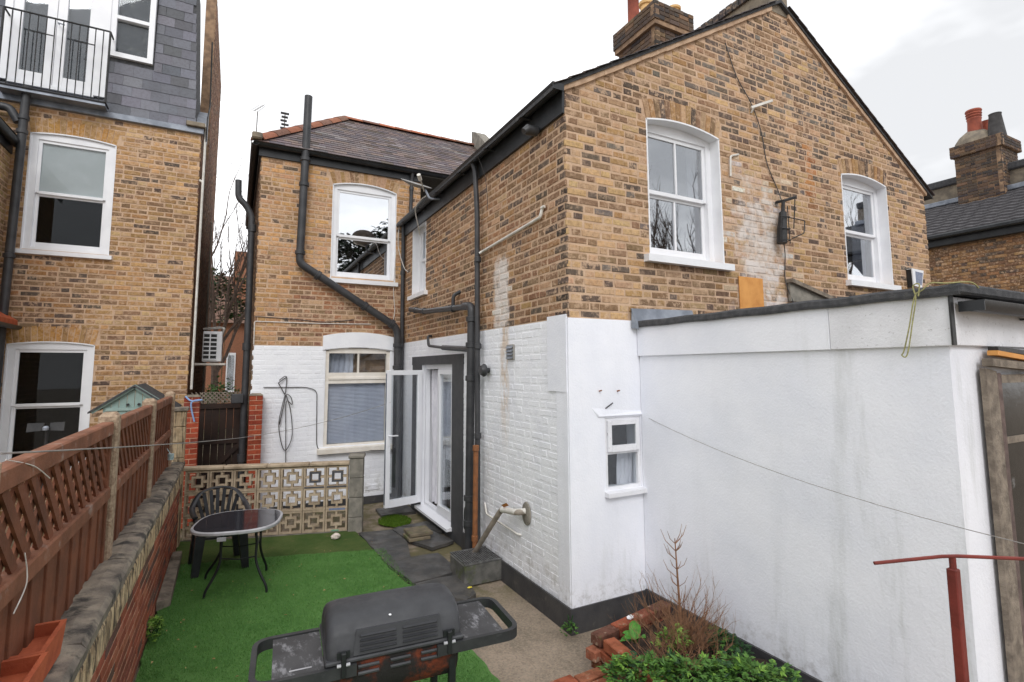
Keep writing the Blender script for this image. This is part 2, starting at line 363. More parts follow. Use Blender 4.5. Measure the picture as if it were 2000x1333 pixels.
def brick_wall(thing_key, parent, M, span, z0, z1, openings, tint, name='wall', mortar='mortar', thick=.2, arch=.0, bricks=True, zbase=0., white=None, ci=(0., 0.)):
    """mortar core in course-high strips + Flemish-bond bricks. span(z)->(a,b). white(x,z) True -> brick carries white paint"""
    core = MB(M); n = int(math.ceil((z1-z0)/CH))
    row0 = int(round((z0-zbase)/CH)); mortar_out = .0045; wcore = MB(M)
    wm = MB(M)
    for i in range(n):
        a, b = z0+i*CH, min(z0+(i+1)*CH, z1)
        if b-a < .01: continue
        zm = (a+b)/2
        NS = 5 if any(o.rise > 0 and a < o.zs+o.rise+.02 and b > o.zs-.02 for o in openings) else 2
        for sub in range(NS):
            za, zb_ = a+(b-a)*sub/NS, a+(b-a)*(sub+1)/NS; zc = za+1e-4
            s0, s1 = span(za+1e-4), span(zb_-1e-4); s0 = (s0[0]+ci[0], s0[1]-ci[1]); s1 = (s1[0]+ci[0], s1[1]-ci[1])
            iv = [(min(s0[0], s1[0]), max(s0[1], s1[1]))]
            for o in openings:
                q = o.at(zc)
                if q: iv = cut(iv, *q)
            for p, q in iv:
                pl = s1[0] if p == min(s0[0], s1[0]) else p; ql = s1[1] if q == max(s0[1], s1[1]) else q
                p0 = s0[0] if p == min(s0[0], s1[0]) else p; q0 = s0[1] if q == max(s0[1], s1[1]) else q
                cc = wcore if white and white((p0+q0)/2, zm) else core
                cc.add([(p0,mortar_out,za),(q0,mortar_out,za),(q0,thick,za),(p0,thick,za),(pl,mortar_out,zb_),(ql,mortar_out,zb_),(ql,thick,zb_),(pl,thick,zb_)],
                    [(0,3,2,1),(4,5,6,7),(0,1,5,4),(1,2,6,5),(2,3,7,6),(3,0,4,7)])
        if not bricks or b-a < CH*.5: continue
        s = span(b-.006); iv = [(s[0], s[1])]
        for o in openings:
            q = o.at(zm, arch) if arch and zm > o.zs else o.at(zm)
            if q: iv = cut(iv, *q)
        row = row0+i; per = .3615; h = CH-.021
        for p, q in iv:
            k = math.floor((p-.4)/per)
            while k*per < q+.3:
                base = k*per + (row % 2)*.181 + .03*math.sin(row*2.3)
                for (l0, l1, hd) in ((0, .2215, False), (.2415, .346, True)):
                    u0, u1 = max(base+l0+jit(.007), p), min(base+l1+jit(.007), q)
                    if u1-u0 < .035: continue
                    full = abs((u1-u0)-(l1-l0)) < .012
                    um = (u0+u1)/2
                    if white and white(um, zm):
                        wm.col = None; brick_shape(wm, u0, u1, a+.006, b-.007+jit(.003), -.0026+jit(.0013), ch=.008)
                        continue
                    rec = dict(M=M, u0=u0, u1=u1, z0=a+.0105+jit(.003), z1=a+.0105+h+jit(.004), out=jit(.0025), c=tuple(v*(1+.30*patchy(um, zm)) for v in tint(um, zm, hd)), full=full, hd=hd, parent=None)
                    rec['P'] = M @ Vector((um, 0, zm)); rec['nrm'] = (M.to_3x3() @ Vector((0, -1, 0)))
                    POOL.setdefault(thing_key, []).append(rec); rec['wall'] = name
                k += 1
    o = core.build(name, mortar, parent)
    if wcore.v: wcore.build('painted_wall', 'white_brick', o)
    for r_ in POOL.get(thing_key, []):
        if r_['parent'] is None: r_['parent'] = o
    if wm.v: wm.build('painted_brick', 'white_brick', o, kind='stuff')
    return o
def settle_bricks(thing_key, limit=300):
    """the bricks that show largest become objects of their own, the rest one part per wall"""
    recs = POOL.pop(thing_key, [])
    for r_ in recs:
        u, v, z = pix(r_['P']); d = (r_['P']-CAM); face = max(0, -d.normalized().dot(r_['nrm']))
        r_['size'] = (r_['u1']-r_['u0'])*face/(d.length**2) if (5 < u < 1995 and 5 < v < 1330) else 0
        if r_.get('hide'): r_['size'] = 0
    recs.sort(key=lambda r_: -r_['size'])
    rest = {}
    for i, r_ in enumerate(recs):
        if i < limit and r_['size'] > 0:
            L_ = round((r_['u1']-r_['u0'])/.01)*.01 if not r_['full'] else (.1045 if r_['hd'] else .2215)
            me = brick_mesh('b', L_, CH-.021, 'brick_obj')
            o = link('brick', me, r_['parent'], color=r_['c'])
            o.matrix_local = r_['M'] @ Matrix.Translation(((r_['u0']+r_['u1'])/2, -r_['out'], (r_['z0']+r_['z1'])/2)) @ Matrix.Rotation(jit(.008), 4, 'Y')
        else:
            rest.setdefault(r_['parent'].name, (r_['parent'], []))[1].append(r_)
    for nm, (par, rs) in rest.items():
        M = rs[0]['M']; m = MB(M)
        for r_ in rs:
            m.col = r_['c']; brick_shape(m, r_['u0'], r_['u1'], r_['z0'], r_['z1'], r_['out'])
        m.build('brick', 'brick', par, kind='stuff')
def arch_bricks(parent, M, op, height, n, tint, lean=.5):
    """voussoirs of a segmental arch, each its own wedge"""
    c = (op.x0+op.x1)/2; w = (op.x1-op.x0)/2; rise = max(op.rise, .02); r = (w*w+rise*rise)/(2*rise); cz = op.zs+rise-r
    a0 = math.asin(min(w/r, 1)); g = .0055
    for i in range(n):
        t0, t1 = -a0+2*a0*i/n, -a0+2*a0*(i+1)/n; m = MB(M); V = []
        hh = height+jit(.008)
        for y in (.02, -.0015+jit(.003)):
            for (t, rr) in ((t0+g/r, r+.004), (t1-g/r, r+.004), (t1-g/r, r+hh), (t0+g/r, r+hh)):
                V.append((c+rr*math.sin(t)*(1 if rr < r+.01 else lean+(1-lean)*1.0), y, cz+rr*math.cos(t)))
        m.add(V, [(0,1,2,3),(7,6,5,4),(0,4,5,1),(1,5,6,2),(2,6,7,3),(3,7,4,0)])
        o = m.build('arch_brick', 'brick_obj', parent); o.color = (*tint(c, op.zs, True), 1)
def blend(a, b, t): return tuple(x+(y-x)*t for x, y in zip(a, b))
def patchy(x, z, s=1.): return mnoise.noise(Vector((x*.75*s, z*1.1*s, 3.7)))
def vary(c, s=.12):
    k = 1+jit(s); return tuple(max(.01, x*k*(1+jit(s*.35))) for x in c)
YEL, TAN, OCH, BRN, DRK, GRY = lin(194,160,118), lin(188,154,122), lin(172,136,94), lin(144,116,90), lin(104,90,80), lin(122,112,104)
def pick(ws):
    r = random.random()*sum(w for _, w in ws)
    for c, w in ws:
        r -= w
        if r <= 0: return c
    return ws[-1][0]
def sm(x, a, b):
    t = min(1, max(0, (x-a)/(b-a))); return t*t*(3-2*t)

# ------------------------------------------------------------------ windows
def sash_window(parent, M, op, sill=(.06, .06, .09), reveal=.11, glassmat='glass', bars=0, mid=.5, curtain=None, frame=.085, mat='gloss', lining=True, name='sash_window', depth=1.2):
    """box-sash window in an arched opening; local x along the wall, y inward"""
    x0, x1, zb, zs, rise = op.x0, op.x1, op.zb, op.zs, op.rise; N = 12
    xs = [x0+(x1-x0)*i/N for i in range(N+1)]; W = MB(M)
    def head(m, lo, hi_off, y0, y1, xa, xb):
        """band under the curved head: bottom at lo(x), top following the arch"""
        for i in range(N):
            a, b = xa+(xb-xa)*i/N, xa+(xb-xa)*(i+1)/N
            m.add([(a,y0,lo),(b,y0,lo),(b,y1,lo),(a,y1,lo),(a,y0,op.top(a)-hi_off),(b,y0,op.top(b)-hi_off),(b,y1,op.top(b)-hi_off),(a,y1,op.top(a)-hi_off)],
                  [(0,3,2,1),(4,5,6,7),(0,1,5,4),(2,3,7,6)] + ([(3,0,4,7)] if i == 0 else []) + ([(1,2,6,5)] if i == N-1 else []))
    f = frame; y = reveal
    # box frame
    W.box(x0, x0+f, y, y+.1, zb, zs+.03, .0); W.box(x1-f, x1, y, y+.1, zb, zs+.03, .0)
    head(W, zs-f*.75, -.02, y+.001, y+.1, x0+f, x1-f)
    W.box(x0+f, x1-f, y+.0, y+.1, zb, zb+.05)
    win = W.build(name, mat, parent)
    if lining:
        Lm = MB(M); t = .012
        Lm.box(x0-.004, x0+t, -.004, y, zb, zs); Lm.box(x1-t, x1+.004, -.004, y, zb, zs)
        for i in range(N):
            a, b = xs[i], xs[i+1]
            Lm.add([(a,-.004,op.top(a)-t),(b,-.004,op.top(b)-t),(b,y,op.top(b)-t),(a,y,op.top(a)-t),(a,-.004,op.top(a)+.006),(b,-.004,op.top(b)+.006),(b,y,op.top(b)+.006),(a,y,op.top(a)+.006)],
                   [(0,3,2,1),(0,1,5,4),(4,5,6,7)])
        Lm.build('reveal', mat, win)
    a, b = x0+f, x1-f; zm = zb+.05+(zs-f*.75-zb-.05)*mid; top = zs-f*.75; st = .045
    up = MB(M); up.box(a, a+st, y+.02, y+.055, zm, top, .003); up.box(b-st, b, y+.02, y+.055, zm, top, .003)
    up.box(a+st, b-st, y+.02, y+.055, top-st, top); up.box(a+st, b-st, y+.02, y+.055, zm-.01, zm+.035, .003)
    if bars: up.box((a+b)/2-.011, (a+b)/2+.011, y+.018, y+.05, zm+.035, top-st)
    up.build('upper_sash', mat, win)
    lo = MB(M); lo.box(a, a+st, y+.058, y+.09, zb+.05, zm, .003); lo.box(b-st, b, y+.058, y+.09, zb+.05, zm, .003)
    lo.box(a+st, b-st, y+.058, y+.09, zm-.04, zm-.002); lo.box(a+st, b-st, y+.058, y+.09, zb+.05, zb+.05+.085, .003)
    if bars: lo.box((a+b)/2-.011, (a+b)/2+.011, y+.056, y+.085, zb+.135, zm-.04)
    lo.build('lower_sash', mat, win)
    cols = [(a+st, b-st)] if not bars else [(a+st, (a+b)/2-.011), ((a+b)/2+.011, b-st)]
    for p, q in cols:
        g = MB(M); g.box(p-.004, q+.004, y+.034, y+.038, zm+.03, top-st+.004); g.build('pane', glassmat, win)
        g = MB(M); g.box(p-.004, q+.004, y+.072, y+.076, zb+.13, zm-.036); g.build('pane', glassmat, win)
    if sill:
        s_ = MB(M); h, ov, pr = sill; s_.hexa([(x0-ov,-pr,zb-h),(x1+ov,-pr,zb-h),(x1+ov,y+.02,zb-h),(x0-ov,y+.02,zb-h),(x0-ov,-pr,zb-.012),(x1+ov,-pr,zb-.012),(x1+ov,y+.02,zb+.004),(x0-ov,y+.02,zb+.004)])
        s_.build('sill', mat, win)
    r_ = MB(M); d = y+depth
    r_.add([(x0-.25,y+.12,zb-.25),(x1+.25,y+.12,zb-.25),(x1+.25,d,zb-.25),(x0-.25,d,zb-.25),(x0-.25,y+.12,zs+rise+.15),(x1+.25,y+.12,zs+rise+.15),(x1+.25,d,zs+rise+.15),(x0-.25,d,zs+rise+.15)],
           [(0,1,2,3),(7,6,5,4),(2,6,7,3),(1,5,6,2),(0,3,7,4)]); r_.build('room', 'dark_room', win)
    if curtain:
        for (p, q, za, zb2, cm) in curtain: drape(M, win, p, q, y+.2, za, zb2, cm)
    return win
def drape(M, parent, x0, x1, y, z0, z1, mat='curtain', amp=.018, wl=.11, gather=0):
    m = MB(M); n = max(8, int((x1-x0)/.018)); V = []; F = []; K = 8
    for j in range(K+1):
        z = z1+(z0-z1)*j/K
        for i in range(n+1):
            t = i/n; pull = gather*math.sin(math.pi*.5*(j/K))**2
            x = x0+(x1-x0)*t*(1-pull); V.append((x, y+amp*math.sin(2*math.pi*(x0+(x1-x0)*t)/wl+.4*j), z))
    for j in range(K):
        F += [(j*(n+1)+i, j*(n+1)+i+1, (j+1)*(n+1)+i+1, (j+1)*(n+1)+i) for i in range(n)]
    m.add(V, F); return m.build('curtain', mat, parent, True)
def pipe(parent, path, r, name='drainpipe', mat='black_pipe', collars=(), er=.09, n=12, label=None):
    o = MB().tube(elbow(path, er), r, n).build(name, mat, parent, True)
    for p, d in collars:
        p, d = Vector(p), Vector(d).normalized(); MB().tube([p-d*.035, p-d*.03, p+d*.03, p+d*.035], [r*1.05, r*1.28, r*1.28, r*1.05], n).build('collar', mat, o, True)
    if label: o['label'] = label
    return o
# ------------------------------------------------------------------ ground
def ground_mats():
    t = NT('garden_concrete'); sx = t.n('ShaderNodeSeparateXYZ'); t.l(t.pos, sx.inputs[0])
    c = t.mix(t.ramp(t.noise(2.2, 6, .6), .35, .65), lin(150,136,120), lin(122,112,98))
    v = t.n('ShaderNodeTexVoronoi'); v.inputs['Scale'].default_value = 75; t.l(t.pos, v.inputs['Vector'])
    bw_ = t.n('ShaderNodeSeparateColor'); t.l(v.outputs['Color'], bw_.inputs[0])
    c = t.mix(t.ramp(bw_.outputs[0], .2, .9, 0, .4), c, lin(172,152,132)); c = t.mix(t.ramp(bw_.outputs[1], .6, .95, 0, .35), c, lin(98,86,74))
    moss = t.math('MULTIPLY', t.ramp(sx.outputs[1], .5, 1.5), t.ramp(t.noise(3.2, 6, .65, off=2), .38, .56, 0, .8))
    c = t.mix(moss, c, lin(92,88,52)); c = t.mix(t.ramp(t.noise(1.1, 5, .6, off=5), .52, .7, 0, .5), c, lin(94,88,76))
    t.bump(t.math('ADD', t.noise(90, 5, .7), t.math('MULTIPLY', t.noise(8, 4, .5), 2)), .55, .008)
    MT['ground'] = t.fin(c, .85, 0, .35)
    t = NT('artificial_grass')
    c = t.mix(t.ramp(t.noise(2.4, 6, .65), .35, .66), lin(86,134,64), lin(112,158,84))
    c = t.mix(t.ramp(t.noise(240, 3, .7), .35, .7, 0, .8), c, lin(56,100,42)); c = t.mix(t.ramp(t.noise(150, 3, .7, off=4), .56, .74, 0, .7), c, lin(118,162,86))
    c = t.mix(t.ramp(t.noise(26, 5, .7, off=7), .64, .74, 0, .35), c, lin(118,116,70))
    c = t.mix(t.ramp(t.noise(1.2, 5, .6, stretch=(2.4, .5, 1), off=13), .5, .72, 0, .45), c, lin(70,112,50)); c = t.mix(t.ramp(t.noise(5, 6, .7, off=17), .6, .72, 0, .35), c, lin(128,150,84))
    t.bump(t.noise(260, 3, .7), .9, .014); MT['turf'] = t.fin(c, .75, 0, .3)
    t = NT('old_artificial_grass'); c = t.mix(t.ramp(t.noise(2.6, 6, .65), .35, .66), lin(78,104,50), lin(104,118,66))
    c = t.mix(t.ramp(t.noise(230, 3, .7), .35, .7, 0, .8), c, lin(54,72,32)); c = t.mix(t.ramp(t.noise(9, 5, .7, off=7), .58, .72, 0, .5), c, lin(120,112,76))
    t.bump(t.noise(240, 3, .7), .9, .012); MT['turf_old'] = t.fin(c, .85, 0, .2)
    t = NT('wet_flagstone'); c = t.mix(t.ramp(t.noise(5, 6, .6), .35, .68), lin(66,66,66), lin(88,85,82))
    c = t.mix(t.ramp(t.noise(14, 6, .7, off=3), .6, .72, 0, .5), c, lin(110,104,92)); t.bump(t.noise(50, 6, .65), .5, .01); MT['flag'] = t.fin(c, t.ramp(t.noise(4, 4, .5, off=1), .4, .62, .35, .75), 0, .45)
    t = NT('moss'); c = t.mix(t.ramp(t.noise(40, 5, .65), .35, .7), lin(60,92,22), lin(98,122,36)); t.bump(t.noise(120, 5, .7), .9, .02); MT['moss'] = t.fin(c, .9, 0, .2)
ground_mats()
g = MB(); g.add([(-70,-70,-.03),(70,-70,-.03),(70,70,-.03),(-70,70,-.03)], [(0,1,2,3)]); tag(g.build('ground', 'ground'), kind='structure')
# ------------------------------------------------------------------ the house: rear addition with shared gable, main block behind
HOUSE = thing('brick_house', 'yellow brick house with shared gable, white painted ground floor and black pipes', 'house', (0, 0, 0))
SL = .593; EZ = 5.05; GW = 6.85
def gable_span(z):
    if z <= EZ: return (0, GW)
    d = (z-EZ)/SL; return (min(d, GW/2-.02), max(GW-d, GW/2+.02))
def gable_tint(x, z, hd):
    up = max(0, min(1, sm(z, 4.6, 5.6)+.5*patchy(x+9, z, 1.3)))
    ws = [(YEL, 2.8-1.7*up), (TAN, 2.4-.6*up), (OCH, 1.2-.6*up), (BRN, 2.4+1.8*up), (DRK, 1.0+3.6*up), (GRY, .4+.8*up)]
    if x < .35: ws = [(YEL, 2.), (TAN, 2), (BRN, 2.2), (DRK, 1.6 if hd else 2.2)]
    c = pick(ws)
    # limescale bloom left by an old flue and the washed-out strip beneath it
    e = sm(x, 2.15, 2.5)*(1-sm(x, 3.1, 3.65))*(1-sm(z, 4.4, 5.1)); e2 = sm(x, 2.2, 2.3)*(1-sm(x, 2.42, 2.6))*(1-sm(z, 3.3, 3.5))
    if random.random() < .4*max(e, e2)**.7: c = blend(c, pick([(lin(218,196,174), 2), (lin(232,226,222), 1.8), (lin(198,172,152), 1.6), (lin(178,148,132), .8)]), random.uniform(.6, .95))
    r_ = sm(x, 3.7, 3.84)*(1-sm(x, 3.9, 4.06))*sm(z, 4.3, 4.6)*(1-sm(z, 5.2, 5.4))
    if r_ > .3: c = blend(c, lin(188,116,50), .6*r_)
    if 1.0 < x < 2.25 and 2.9 < z < 3.44: c = blend(c, lin(104,86,74), .45*random.random()+.15)    # soot under the sill
    return vary(c)
W1 = Arched(1.052, 2.17, 3.505, 4.995, .066); W2 = Arched(4.604, 5.737, 3.505, 4.995, .066)
gw = brick_wall('house', HOUSE, FRONT(0, 0), gable_span, 2.795, 6.99, [W1, W2], gable_tint, 'gable_wall', arch=.225, ci=(.012, .012))
arch_t = lambda x, z, h: vary(pick([(OCH, 2), (BRN, 2), (TAN, 2), (DRK, 1)]))
arch_bricks(gw, FRONT(0, 0), W1, .222, 15, arch_t, 1.0); arch_bricks(gw, FRONT(0, 0), W2, .222, 15, arch_t, 1.0)
def side_tint(x, z, hd):  # browner and darker than the gable, partly shade put into the brick colours
    if x > -.16: return vary(pick([(lin(72,62,56), 2), (DRK, 2), (BRN, 1)]))
    c = pick([(lin(160,122,90), 3), (lin(140,106,80), 3), (TAN, 1), (BRN, 3), (DRK, 2), (OCH, .6)])
    st = (sm(-x, 1.12, 1.25)*(1-sm(-x, 1.5, 1.68)))*(1-sm(z, 3.45+.1*math.sin(x*30), 3.7))
    if random.random() < .35*st: c = blend(c, lin(216,212,208), .8)
    return vary(c)
SW = Arched(-4.93, -4.19, 3.62, 4.86); DO = Arched(-4.3, -2.93, -.2, 2.385)
sw = brick_wall('house', HOUSE, SIDE(0, 0), lambda z: (-5.459, 0), 0, 4.95, [SW, DO], side_tint, 'side_wall', 'mortar', ci=(0, .012), white=lambda x, z: z < 2.795+.015*math.sin(x*9))
def rear_tint(x, z, hd):
    c = pick([(lin(204,158,108), 3), (lin(196,154,116), 3), (OCH, 1.6), (BRN, 1.5), (DRK, .6)])
    if x > -1.9 and z < 3.9: c = pick([(lin(160,116,86), 3), (BRN, 2), (lin(140,104,84), 2), (TAN, 1)])
    return vary(c)
WM = Arched(-1.325, -.172, 3.93, 5.63, .085); WL = Arched(-1.36, -.235, .985, 2.64, .05)
rw = brick_wall('house', HOUSE, FRONT(0, 5.459), lambda z: (-2.505, .3), 0, 6.05, [WM, WL], rear_tint, 'rear_wall', arch=.22, ci=(.012, 0), white=lambda x, z: z < 2.725)
arch_bricks(rw, FRONT(0, 5.459), WM, .215, 15, lambda x, z, h: vary(pick([(OCH, 2), (TAN, 2), (BRN, 1)])), 1.0)
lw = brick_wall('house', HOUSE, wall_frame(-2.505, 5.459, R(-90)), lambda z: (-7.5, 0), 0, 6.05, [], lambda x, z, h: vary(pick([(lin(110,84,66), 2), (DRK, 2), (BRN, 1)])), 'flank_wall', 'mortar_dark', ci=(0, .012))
MB().box(-2.30, 0, 5.7, 12, 0, 6.0).build('house_core', 'mortar_dark', HOUSE)
MB().box(.2, GW-.2, .2, 5.45, 2.8, 5.0).build('addition_core', 'mortar_dark', HOUSE) if False else None

# render over the foot of the gable beside the extension, with its little two-light window
m = MB(); X0, X1 = -.006, .862; a, b, c, d = .402, .842, 1.16, 1.845
m.box(X0, a, -.014, .2, -.02, 2.795); m.box(b, X1, -.014, .2, -.02, 2.795); m.box(a, b, -.014, .2, -.02, c); m.box(a, b, -.014, .2, d, 2.795)
rn = m.build('render_coat', 'render', HOUSE)
MB().box(-.014, .004, .01, .345, 2.1, 2.83).build('render_patch', 'render', HOUSE)
MB().box(-.011, .004, .004, .06, .19, 2.1).build('corner_bead', 'render', HOUSE)
m = MB(); f = .035; z1 = 1.845; zt = 1.52
m.box(a, a+f, .0, .06, c, z1); m.box(b-f, b, .0, .06, c, z1); m.box(a+f, b-f, .0, .06, z1-f, z1); m.box(a+f, b-f, .0, .06, zt-.025, zt+.02); m.box(a+f, b-f, .0, .06, c, c+.03)
wn = m.build('casement_window', 'oldwhite', HOUSE)
m = MB(); f2 = .045; q0, q1, r0, r1 = a+f-.008, b-f+.008, zt+.0, z1-f+.008
m.box(q0, q0+f2, -.03, .0, r0, r1, .004); m.box(q1-f2, q1, -.03, .0, r0, r1, .004); m.box(q0+f2, q1-f2, -.03, .0, r1-f2, r1); m.box(q0+f2, q1-f2, -.03, .0, r0, r0+.06); m.build('top_light', 'oldwhite', wn)
MB().box(q0+f2-.004, q1-f2+.004, -.016, -.012, r0+.056, r1-f2+.004).build('pane', 'glass', wn)
MB().box(a+f-.004, b-f+.004, .028, .032, c+.026, zt-.02).build('pane', 'glass', wn)
m = MB(); m.hexa([(a-.02,-.075,c-.05),(b+.035,-.075,c-.05),(b+.035,.03,c-.05),(a-.02,.03,c-.05),(a-.02,-.075,c-.012),(b+.035,-.075,c-.012),(b+.035,.03,c+.006),(a-.02,.03,c+.006)]); m.build('sill', 'oldwhite', wn)
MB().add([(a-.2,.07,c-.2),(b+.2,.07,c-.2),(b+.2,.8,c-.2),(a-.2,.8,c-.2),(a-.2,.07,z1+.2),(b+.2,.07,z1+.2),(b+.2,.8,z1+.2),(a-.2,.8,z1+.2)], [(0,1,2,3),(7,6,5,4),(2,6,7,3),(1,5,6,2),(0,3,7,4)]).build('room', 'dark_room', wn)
drape(Matrix.Identity(4), wn, a+.24, b-.01, .12, c, zt, 'curtain', .01, .05)
m = MB(); m.hexa([(.325,-.028,1.86),(.86,-.028,1.86),(.86,-.013,1.858),(.31,-.013,1.858),(.325,-.028,1.866),(.86,-.028,1.866),(.86,-.013,1.90),(.24,-.013,1.95)]); m.build('rain_hood', 'render', wn)

# black painted plinth round the foot of the walls
m = MB(); m.prism([(-.03,-.03),(.862,-.03),(.862,-.012),(-.012,-.012),(-.012,2.5),(-.03,2.5)], -.03, .19, 'z'); m.build('plinth', 'plinth', HOUSE)
m = MB(); m.box(-2.52, 0, 5.43, 5.46, -.03, .1); m.build('plinth', 'plinth', HOUSE)

# sash windows
sash_window(HOUSE, FRONT(0, 0), W1, (.085, .085, .075), .125, 'glass_sky', 1, .5, [(2.0, 2.14, 3.6, 5.0, 'blind')])
sash_window(HOUSE, FRONT(0, 0), W2, (.085, .06, .075), .125, 'glass_sky', 0, .5, [(4.72, 5.25, 4.3, 5.0, 'curtain'), (5.35, 5.7, 3.6, 5.0, 'blind')])
sash_window(HOUSE, FRONT(0, 5.459), WM, (.085, .045, .06), .04, 'glass_bright', 0, .46, None)
sash_window(HOUSE, SIDE(0, 0), SW, (.08, .1, .06), .12, 'glass', 0, .5, [(-4.8, -4.3, 3.7, 4.8, 'blind')])

# living-room window: two small lights over one large pane with a blind
M = FRONT(0, 5.459); m = MB(M); x0, x1 = WL.x0, WL.x1; y = .03
m.box(x0, x0+.06, y, y+.09, .985, 2.64); m.box(x1-.06, x1, y, y+.09, .985, 2.64); m.box(x0+.06, x1-.06, y, y+.09, 2.6, 2.69); m.box(x0+.06, x1-.06, y, y+.09, 2.07, 2.26)
m.box(x0+.06, x1-.06, y, y+.09, .985, 1.03); m.box(-.81, -.78, y+.01, y+.07, 2.26, 2.6); m.box(x0+.06, x1-.06, y-.02, y, 2.14, 2.175)
lwn = m.build('transom_window', 'creamwhite', HOUSE)
for p, q in ((x0+.06, -.81), (-.78, x1-.06)): MB(M).box(p-.004, q+.004, y+.04, y+.045, 2.256, 2.604).build('pane', 'glass', lwn)
MB(M).box(x0+.056, x1-.056, y+.05, y+.055, 1.026, 2.074).build('pane', 'glass_dim', lwn)
bl = MB(M)
for i in range(44):
    z = 1.04+i*.0237; bl.hexa([(x0+.065,y+.075,z),(x1-.065,y+.075,z),(x1-.065,y+.09,z+.016),(x0+.065,y+.09,z+.016),(x0+.065,y+.0758,z+.0012),(x1-.065,y+.0758,z+.0012),(x1-.065,y+.0908,z+.0172),(x0+.065,y+.0908,z+.0172)])
tag(bl.build('blind_slats', 'blind', lwn), kind='stuff')
MB(M).box(x0+.06, x1-.06, y+.1, y+.104, 1.03, 2.08).build('blind_backing', 'blind', lwn)
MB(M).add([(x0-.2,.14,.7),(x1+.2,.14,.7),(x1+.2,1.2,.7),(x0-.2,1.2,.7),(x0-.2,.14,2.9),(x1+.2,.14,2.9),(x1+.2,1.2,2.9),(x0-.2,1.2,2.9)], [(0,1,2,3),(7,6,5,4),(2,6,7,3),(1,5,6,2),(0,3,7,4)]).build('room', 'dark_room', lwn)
drape(M, lwn, x0+.08, x0+.5, .2, 2.1, 2.65, 'blind', .015, .09); 
m = MB(M); m.hexa([(x0-.1,-.09,.89),(x1+.05,-.09,.89),(x1+.05,.05,.89),(x0-.1,.05,.89),(x0-.1,-.09,.965),(x1+.05,-.09,.965),(x1+.05,.05,.99),(x0-.1,.05,.99)]); m.build('sill', 'creamwhite', lwn)
# white painted arch over it
m = MB(M); N = 14; xa, xb = -1.415, -.18
for i in range(N):
    p, q = xa+(xb-xa)*i/N, xa+(xb-xa)*(i+1)/N; f_ = lambda x: 1-((x+.7975)/.6175)**2
    lo_ = lambda x: 2.655+.05*f_(x); hi_ = lambda x: 2.90+.075*f_(x)
    m.add([(p,-.022,lo_(p)),(q,-.022,lo_(q)),(q,.02,lo_(q)),(p,.02,lo_(p)),(p,-.022,hi_(p)),(q,-.022,hi_(q)),(q,.02,hi_(q)),(p,.02,hi_(p))], [(0,3,2,1),(4,5,6,7),(0,1,5,4)]+([(3,0,4,7)] if i == 0 else [])+([(1,2,6,5)] if i == N-1 else []))
m.build('painted_arch', 'white_brick', HOUSE)
m = MB(M); m.box(-.63, -.40, -.006, .0, .2, .29)
for i in range(4): m.box(-.62, -.41, -.014, -.006, .207+i*.022, .217+i*.022)
m.build('air_brick', 'white_brick', HOUSE)

# French door in the side wall
M = SIDE(0, 0); xa, xb, zb, zt = -4.3, -2.93, .13, 2.385
m = MB(M); m.box(xa, xa+.06, .05, .12, zb, zt); m.box(xb-.06, xb, .05, .12, zb, zt); m.box(xa+.06, xb-.06, .05, .12, zt-.07, zt); m.box(xa+.06, xb-.06, .05, .12, zb, zb+.06)
fd = m.build('french_door_frame', 'upvc', HOUSE)
m = MB(M); m.hexa([(xa-.05,-.09,.09),(xb+.03,-.09,.09),(xb+.03,.05,.09),(xa-.05,.05,.09),(xa-.05,-.09,.125),(xb+.03,-.09,.125),(xb+.03,.05,.15),(xa-.05,.05,.15)]); m.build('sill', 'upvc', fd)
p, q = xb-.70, xb-.062; m = MB(M); s_ = .075
m.box(p, p+s_, .03, .1, zb+.062, zt-.072, .006); m.box(q-s_, q, .03, .1, zb+.062, zt-.072, .006); m.box(p+s_, q-s_, .03, .1, zt-.072-s_, zt-.072); m.box(p+s_, q-s_, .03, .1, zb+.062, zb+.062+.1)
m.build('closed_leaf', 'upvc', fd); MB(M).box(p+s_-.005, q-s_+.005, .06, .07, zb+.157, zt-.142).build('pane', 'glass', fd)
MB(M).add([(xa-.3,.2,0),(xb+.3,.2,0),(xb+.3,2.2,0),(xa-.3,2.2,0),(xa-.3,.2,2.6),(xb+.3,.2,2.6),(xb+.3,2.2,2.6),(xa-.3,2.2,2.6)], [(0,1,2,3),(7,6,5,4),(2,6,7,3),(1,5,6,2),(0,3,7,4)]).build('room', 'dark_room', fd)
MB(M).box(xa-.3, xb+.3, .24, 2.2, .0, .06).build('room_floor', plain('timber_floor', lin(150,112,80), lin(120,88,62), 5, .5), fd)
drape(M, fd, xa+.06, xb-.66, .17, .2, 2.3, 'curtain', .03, .14); drape(M, fd, xb-.64, xb-.12, .17, .95, 2.3, 'curtain', .025, .12, .55); drape(M, fd, xa+.1, xa+.5, .24, .2, 2.3, 'curtain', .03, .1)
m = MB(M); m.box(xa-.012, xa+.006, -.002, .2, .0, zt+.01); m.box(xb-.006, xb+.012, -.002, .2, .0, zt+.01); m.box(xa, xb, -.002, .2, zt-.002, zt+.012); m.build('reveal', 'upvc', fd)
# painted charcoal band round it
m = MB(M); m.box(xb, xb+.40, -.012, .03, -.02, 2.385); m.box(xa-.5, xa, -.012, .03, -.02, 2.385); m.box(xa-.54, xb+.41, -.012, .03, 2.385, 2.525); m.box(xa, xb, -.012, .03, -.02, .09)
m.build('door_surround', 'grey_band', HOUSE)
